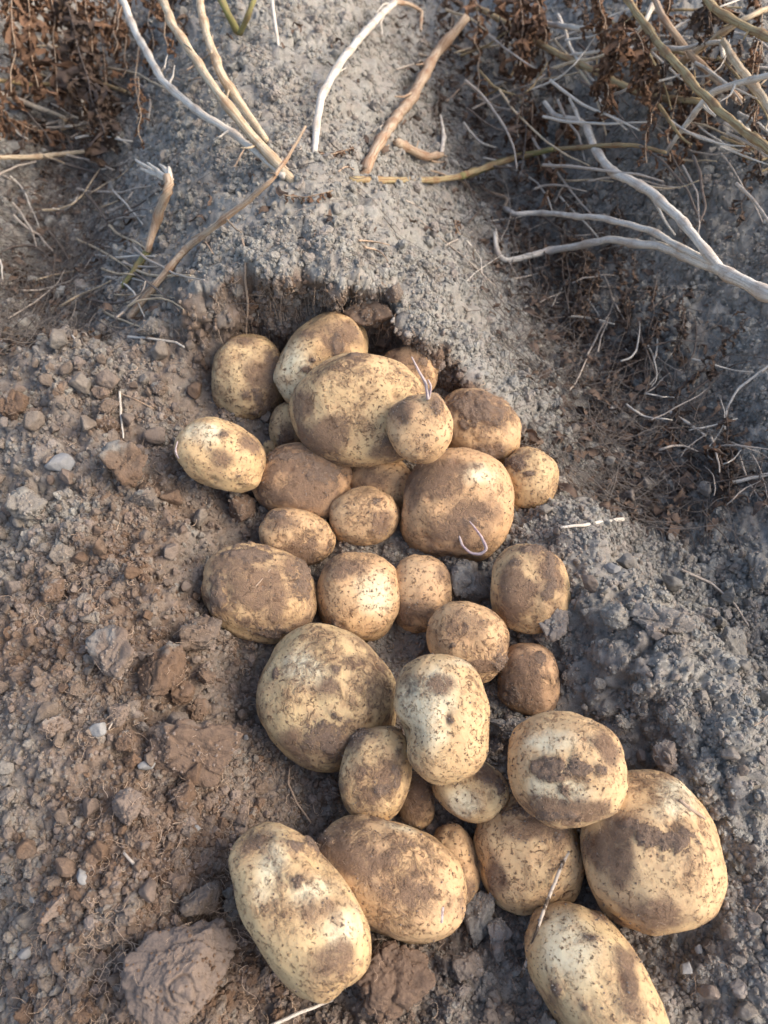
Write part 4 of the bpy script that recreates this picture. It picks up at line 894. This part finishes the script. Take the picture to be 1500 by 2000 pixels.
# ------------------------------------------------------------------ fine rootlets (stuff)
def strands(name, label, sel, length, rad, curl, mat, seed, down=False, ns=3, nseg=9, lift=.0015):
    rs = np.random.RandomState(seed); n_ = len(sel); P0 = VG[sel] + NG[sel] * lift
    ang = rs.rand(n_) * 6.283; dirv = np.stack([np.cos(ang), np.sin(ang), rs.uniform(-.1, .25, n_)], 1)
    if down: dirv = np.stack([rs.normal(0, .45, n_), rs.normal(-.25, .2, n_), -np.ones(n_)], 1)
    else: dirv -= NG[sel] * (dirv * NG[sel]).sum(1, keepdims=True) * .85
    pts_ = [P0]; cur = P0.copy(); tw = rs.normal(0, curl, n_)
    for k in range(nseg):
        tw = tw * .8 + rs.normal(0, curl * .6, n_); c_, s_ = np.cos(tw), np.sin(tw)
        dirv = np.stack([dirv[:, 0] * c_ - dirv[:, 1] * s_, dirv[:, 0] * s_ + dirv[:, 1] * c_, dirv[:, 2] + rs.normal(0, .18, n_)], 1)
        dirv /= np.linalg.norm(dirv, axis=1, keepdims=True); cur = cur + dirv * (length / nseg)[:, None]; pts_.append(cur.copy())
    Q = np.stack(pts_, 1)
    if not down:
        hz = H(Q[..., 0], Q[..., 1]); low = Q[..., 2] - hz; Q[..., 2] = np.maximum(Q[..., 2], hz + .0005)
    V, Fc = strand_geo(Q, rad, ns)
    return tag(link(name, mesh_np(name, V, Fc, mat)), label, 'roots', kind='stuff')
wl = (BG[cand] ** 1.5) * (.1 + clus)
sel, rs = pick(3800, wl, 15)
strands('rootlets', 'fine curly root threads mixed into the loose brown soil', sel, rs.uniform(.005, .022, len(sel)) , rs.uniform(.00016, .00034, len(sel)), .55, M_ROOT, 3)
wallf = wall.reshape(-1)[cand] * (NG[cand, 2] < .75)
sel, rs = pick(380, wallf + 1e-9, 16)
strands('hanging_rootlets', 'fine roots hanging from the torn edge of the hollow', sel, rs.uniform(.005, .022, len(sel)), rs.uniform(.00012, .00026, len(sel)), .6, M_ROOT, 4, down=True, lift=.003)
u_ = VG[cand, 0] * math.cos(AL) + VG[cand, 1] * math.sin(AL) - U0
fur = np.exp(-((np.abs(u_) - .335) / .085) ** 2) * (VG[cand, 1] > .45) * ((VG[cand, 0] > 0) | (VG[cand, 1] > .62))
sel, rs = pick(6600, fur * (1 + .8 * (VG[cand, 0] < 0)) + .015 * (VG[cand, 1] > .6), 17)
strands('plant_litter', 'tangle of thin dead roots and leaf shreds in the furrows', sel, rs.uniform(.02, .09, len(sel)), rs.uniform(.0002, .0007, len(sel)), .22, M_DARK, 5, lift=.006, nseg=6)

# individually visible straws in the furrows
def straw_piece(px, py, L, ang, r, mat, label, group, k=.985):
    P2 = []; x, y = px, py; bd = random.gauss(0, .11)
    for q in range(6):
        P2.append((x, y, k + random.uniform(-.008, .004))); x += math.cos(ang) * L / 5; y += math.sin(ang) * L / 5; ang += bd + random.gauss(0, .16)
    o = stalk('straw', P2, [r, r * .9, r * .5], mat, label, 'straw', group, ns=5, nodes=False)
    SMALL.append((o, px, py, ('dark' if mat is M_DARK else 'pale' if mat is M_WHITE else 'tan') + ' straw')); return o
for k in range(90):
    px, py = random.uniform(-20, 270), random.uniform(20, 640)
    straw_piece(px, py, random.uniform(50, 160), random.uniform(-.7, .9), random.uniform(1.8, 3.6), random.choice([M_STRAW, M_WHITE, M_CREAM, M_DARK]), 'thin dry straw lying in the left furrow beyond the soil heap', 'straws in the left furrow', random.choice([.97, .985, .995]))
for k in range(95):
    f_ = random.random(); px, py = 930 + 520 * f_ + random.uniform(-70, 130), 420 + 560 * f_ + random.uniform(-110, 110)
    if px > 1490: continue
    straw_piece(px, py, random.uniform(45, 150), random.uniform(-1.4, 1.4), random.uniform(1.2, 2.8), random.choice([M_STRAW, M_DARK, M_DARK, M_STRAW, M_WHITE]), 'thin dry straw lying in the right furrow beside the bank', 'straws in the right furrow', random.choice([.975, .985, .995]))
for k in range(84):
    px, py = random.uniform(860, 1500), random.uniform(0, 380)
    straw_piece(px, py, random.uniform(80, 240), random.uniform(-.6, 1.2), random.uniform(2, 4), random.choice([M_STRAW, M_WHITE, M_WHITE, M_CREAM, M_OLIVE, M_DARK, M_STRAW]), 'thin dry stem among the hanging withered leaves at the upper right', 'stems among the upper right leaves', random.choice([.88, .93, .97]))
for k in range(16):
    px, py = random.uniform(330, 900), random.uniform(90, 500)
    straw_piece(px, py, random.uniform(25, 80), random.uniform(-.9, .9), random.uniform(1.3, 2.4), random.choice([M_STRAW, M_ROOT]), 'short bit of straw on the crusted top of the ridge', 'straw bits on the ridge top', .993)

# ------------------------------------------------------------------ withered leaves
def leaf_mesh(seed, mat):
    rs = np.random.RandomState(seed); nu, nv = 6, 14; L = 1.0
    V = []; fold = rs.uniform(.6, 1.6); tw = rs.uniform(-6, 6); kx, ky = rs.uniform(-.45, .45, 2)
    for j in range(nv):
        t = j / (nv - 1); wv = .17 * math.sin(math.pi * min(1, t ** .7 * .93 + .05)) ** .8 * (1 + .6 * math.sin(11 * t + seed) * math.sin(5 * t))
        th = tw * t
        for i in range(nu):
            u = (i / (nu - 1) - .5) * 2; cx = math.sin(u * fold * 1.6) / (fold * 1.6); cz = (1 - math.cos(u * fold * 1.6)) / (fold * 1.6)
            x = cx * wv + rs.normal(0, .032) + .05 * math.sin(17 * t + seed); y = cz * wv + rs.normal(0, .04) + .05 * math.sin(13 * t + 2 * seed)
            V.append((x * math.cos(th) - y * math.sin(th) + kx * math.sin(2.5 * t), x * math.sin(th) + y * math.cos(th) + ky * math.sin(3.1 * t), -t * L + rs.normal(0, .03)))
    Fc = [(j * nu + i, j * nu + i + 1, (j + 1) * nu + i + 1, (j + 1) * nu + i) for j in range(nv - 1) for i in range(nu - 1)]
    return mesh_np('leaf', V, Fc, mat)
LV = [leaf_mesh(k, M_LEAF) for k in range(9)]; LD = [leaf_mesh(40 + k, M_LEAF2) for k in range(9)]
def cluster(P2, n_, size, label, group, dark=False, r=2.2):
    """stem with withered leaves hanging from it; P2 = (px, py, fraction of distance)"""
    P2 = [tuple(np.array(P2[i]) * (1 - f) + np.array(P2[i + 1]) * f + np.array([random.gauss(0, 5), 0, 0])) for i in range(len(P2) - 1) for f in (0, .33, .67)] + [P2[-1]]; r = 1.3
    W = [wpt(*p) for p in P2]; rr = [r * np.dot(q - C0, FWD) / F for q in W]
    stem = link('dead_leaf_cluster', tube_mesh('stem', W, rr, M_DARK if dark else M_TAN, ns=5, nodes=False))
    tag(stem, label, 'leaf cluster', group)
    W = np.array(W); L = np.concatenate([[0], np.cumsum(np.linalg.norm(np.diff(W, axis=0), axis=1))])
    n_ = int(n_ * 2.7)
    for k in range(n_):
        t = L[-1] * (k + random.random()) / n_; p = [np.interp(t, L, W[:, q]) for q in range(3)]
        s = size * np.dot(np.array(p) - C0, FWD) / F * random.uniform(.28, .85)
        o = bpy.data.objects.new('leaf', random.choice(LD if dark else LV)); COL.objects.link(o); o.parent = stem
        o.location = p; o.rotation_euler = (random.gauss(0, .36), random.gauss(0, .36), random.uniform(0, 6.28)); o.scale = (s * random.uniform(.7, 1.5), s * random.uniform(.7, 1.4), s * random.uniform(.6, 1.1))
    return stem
GU = 'withered leaf clusters hanging from the dead plants'
CL = [([(20,-40,.8),(28,60,.83),(22,180,.88)],9,80,'rusty leaves hanging at the top left corner',0),
 ([(60,-40,.8),(62,60,.83),(75,170,.88)],10,85,'rusty leaves hanging second from the top left corner',0),
 ([(100,-40,.8),(104,70,.84),(112,190,.88)],9,70,'thin hanging leaves left of the large dark bunch',0),
 ([(120,-40,.75),(145,60,.78),(170,160,.82),(205,260,.88)],18,100,'large dark brown bunch of withered leaves hanging at upper left',1),
 ([(160,-40,.78),(175,50,.8),(185,120,.83)],8,75,'brown leaves overlapping the top of the large dark bunch',0),
 ([(248,-40,.7),(238,20,.71),(228,60,.72)],5,60,'rolled rusty leaf bunch on the tip of the greyish white stalk',0),
 ([(265,150,.85),(270,200,.87),(278,280,.9)],5,42,'narrow rusty leaf strip hanging below the greyish white stalk',0),
 ([(300,-40,.84),(315,20,.86),(328,90,.9)],8,60,'brown leaves hanging between the pale stalks at the top',0),
 ([(330,-30,.9),(345,30,.92),(350,60,.95)],5,55,'small dark leaves behind the thick cream stalk',1),
 ([(195,-40,.86),(205,30,.88),(215,90,.9)],7,60,'brown leaf shreds between the dark bunch and the rolled rusty bunch',0),
 ([(930,-40,.84),(935,10,.85),(938,50,.87)],7,55,'brown leaf bunch above the snapped top of the jointed stalk',0),
 ([(1015,-30,.84),(1022,50,.86),(1015,130,.89)],16,85,'long rusty leaf bunch hanging right of the jointed stalk',0),
 ([(1045,-30,.84),(1050,30,.86),(1035,80,.89)],8,60,'rusty leaves beside the long rusty bunch',0),
 ([(870,-30,.93),(880,40,.94),(870,110,.96)],7,55,'dark leaf shreds behind the jointed stalk',1),
 ([(975,20,.92),(985,80,.93),(975,140,.96)],7,55,'brown shreds left of the long rusty bunch',1),
 ([(1130,-30,.88),(1135,10,.88),(1140,40,.9)],6,50,'dark leaves hanging at the top near the white stick',1),
 ([(1170,-30,.85),(1178,40,.86),(1180,90,.88)],9,60,'brown leaf bunch left of the olive stalk',0),
 ([(1225,20,.8),(1212,80,.82),(1190,150,.84),(1175,220,.87)],18,75,'curly rusty leaves hanging along the olive stalk, left bunch',0),
 ([(1245,60,.8),(1258,110,.81),(1262,170,.83)],16,85,'curly rusty leaves hanging under the olive stalk, fullest bunch',0),
 ([(1385,0,.8),(1390,40,.81),(1392,70,.82)],8,70,'nearly black leaf bunch hanging by the bent grey tip',1),
 ([(1410,-30,.86),(1420,20,.88),(1418,50,.9)],7,60,'brown leaves at the top right behind the black bunch',0),
 ([(1480,-30,.86),(1485,40,.88),(1490,110,.9)],8,60,'brown leaves at the top right corner',0),
 ([(1310,-20,.88),(1305,20,.9),(1310,60,.92)],6,50,'brown leaves between the olive stalks at the top',0),
 ([(1060,205,.95),(1045,240,.96),(1030,280,.98)],9,60,'brown leaves hanging from the tip of the bleached branch',0),
 ([(1100,220,.94),(1095,270,.95),(1075,330,.97)],8,60,'brown leaf strips under the bleached branch',0),
 ([(1100,290,.93),(1085,340,.94),(1065,400,.97)],6,45,'thin leaf strips hanging under the level olive stalk',0),
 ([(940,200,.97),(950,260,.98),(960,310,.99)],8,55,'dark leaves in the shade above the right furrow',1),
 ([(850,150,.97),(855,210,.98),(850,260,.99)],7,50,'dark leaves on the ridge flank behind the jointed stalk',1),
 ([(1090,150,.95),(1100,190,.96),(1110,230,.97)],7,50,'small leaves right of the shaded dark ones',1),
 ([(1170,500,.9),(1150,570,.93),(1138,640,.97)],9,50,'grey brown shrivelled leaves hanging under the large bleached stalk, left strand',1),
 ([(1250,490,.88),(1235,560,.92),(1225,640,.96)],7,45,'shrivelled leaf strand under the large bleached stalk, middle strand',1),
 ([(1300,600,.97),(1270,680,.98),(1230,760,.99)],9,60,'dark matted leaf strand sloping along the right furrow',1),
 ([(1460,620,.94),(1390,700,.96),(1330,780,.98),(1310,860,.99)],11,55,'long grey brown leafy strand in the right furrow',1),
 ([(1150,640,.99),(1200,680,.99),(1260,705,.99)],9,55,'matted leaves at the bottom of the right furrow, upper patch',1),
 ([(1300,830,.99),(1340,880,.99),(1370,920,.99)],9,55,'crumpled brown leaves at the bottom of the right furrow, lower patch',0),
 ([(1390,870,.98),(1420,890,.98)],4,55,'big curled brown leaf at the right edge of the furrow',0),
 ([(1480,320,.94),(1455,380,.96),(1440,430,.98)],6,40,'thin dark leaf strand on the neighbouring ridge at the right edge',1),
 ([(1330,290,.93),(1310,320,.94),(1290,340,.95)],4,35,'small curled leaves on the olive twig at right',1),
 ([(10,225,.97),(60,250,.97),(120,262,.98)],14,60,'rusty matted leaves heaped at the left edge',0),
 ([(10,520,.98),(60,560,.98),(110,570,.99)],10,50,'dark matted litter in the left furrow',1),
 ([(550,380,.99),(600,385,.99),(650,372,.99)],6,34,'rusty flat leaves on the ridge top behind the hollow',0),
 ([(620,300,.99),(650,300,.99),(690,290,.99)],7,34,'brown crumpled leaves at the foot of the white and jointed stalks',0),
 ([(890,430,.99),(900,460,.99)],4,36,'small rusty leaf curls on the flank right of the hollow',0)]
rx = random.Random(5)
extra = []
for k in range(64):
    if k in (1, 4, 7, 9, 12, 15, 18, 20, 22, 24): rx.random(); continue
    if k < 26: x, y, g_, nn_ = rx.uniform(-20, 340), rx.uniform(-10, 250) , 'leaf strands at the upper left', 'rusty'
    elif k < 50: x, y, g_, nn_ = rx.uniform(850, 1500), rx.uniform(-10, 270), 'leaf strands at the upper right', 'rusty'
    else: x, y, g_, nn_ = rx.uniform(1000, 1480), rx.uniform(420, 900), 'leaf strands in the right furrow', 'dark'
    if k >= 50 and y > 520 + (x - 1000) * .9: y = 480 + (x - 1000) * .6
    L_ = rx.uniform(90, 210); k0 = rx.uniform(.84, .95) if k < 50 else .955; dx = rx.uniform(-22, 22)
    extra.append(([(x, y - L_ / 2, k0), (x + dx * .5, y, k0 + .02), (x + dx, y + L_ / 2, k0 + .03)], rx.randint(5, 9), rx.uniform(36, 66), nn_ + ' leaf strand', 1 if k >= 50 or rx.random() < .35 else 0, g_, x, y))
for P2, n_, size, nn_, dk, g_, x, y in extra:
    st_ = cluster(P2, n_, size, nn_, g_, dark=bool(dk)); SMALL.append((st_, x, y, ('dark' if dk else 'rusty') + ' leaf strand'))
for P2, n_, size, lab, dk in CL: cluster(P2, n_, size, lab, GU, dark=bool(dk))

# shreds of leaf lying in the furrows
def shreds(sel, seed):
    rs = np.random.RandomState(seed); n_ = len(sel); nu, nv = 4, 7; t = np.linspace(0, 1, nv); u = np.linspace(-1, 1, nu)
    U_, T_ = np.meshgrid(u, t); L_ = rs.uniform(.006, .022, n_)[:, None, None]; wd_ = rs.uniform(.08, .26, n_)[:, None, None]
    x = U_[None] * wd_ * np.sin(math.pi * (T_ * .9 + .05))[None] + rs.normal(0, .04, (n_, nv, nu)); y = T_[None] + rs.normal(0, .03, (n_, nv, nu)); z = .25 * U_[None] ** 2 * rs.uniform(0, 1.5, n_)[:, None, None] * wd_ + .25 * np.sin(T_[None] * rs.uniform(2, 7, n_)[:, None, None]) + rs.normal(0, .05, (n_, nv, nu))
    tw = rs.uniform(-3, 3, n_)[:, None, None] * T_[None]; x, z = x * np.cos(tw) - z * np.sin(tw), x * np.sin(tw) + z * np.cos(tw)
    a = rs.uniform(0, 6.28, n_)[:, None, None]; x, y = x * np.cos(a) - y * np.sin(a), x * np.sin(a) + y * np.cos(a)
    V = np.stack([x * L_, y * L_, z * L_ + .2 * L_], -1) + (VG[sel])[:, None, None, :]
    q = (np.arange(nv - 1)[:, None] * nu + np.arange(nu - 1)[None]).reshape(-1); f = np.stack([q, q + 1, q + nu + 1, q + nu], 1)
    return V.reshape(-1, 3), (f[None] + (np.arange(n_) * nu * nv)[:, None, None]).reshape(-1, 4)
sel, rs = pick(3000, fur ** 1.5 + .02 * (VG[cand, 1] > .6), 27)
V, Fc = shreds(sel, 5); tag(link('leaf_litter', mesh_np('leaf_litter', V, Fc, M_LEAF2)), 'shreds of withered leaf littering the furrows', 'leaf litter', kind='stuff')
name_small()
print('unique tris', sum(sum(len(p.vertices) - 2 for p in me.polygons) for me in bpy.data.meshes if me.name != 'field_ground') + (NR - 1) * (NC - 1) * 2)
print('tris ground', (NR - 1) * (NC - 1) * 2, 'objects', len(bpy.data.objects))
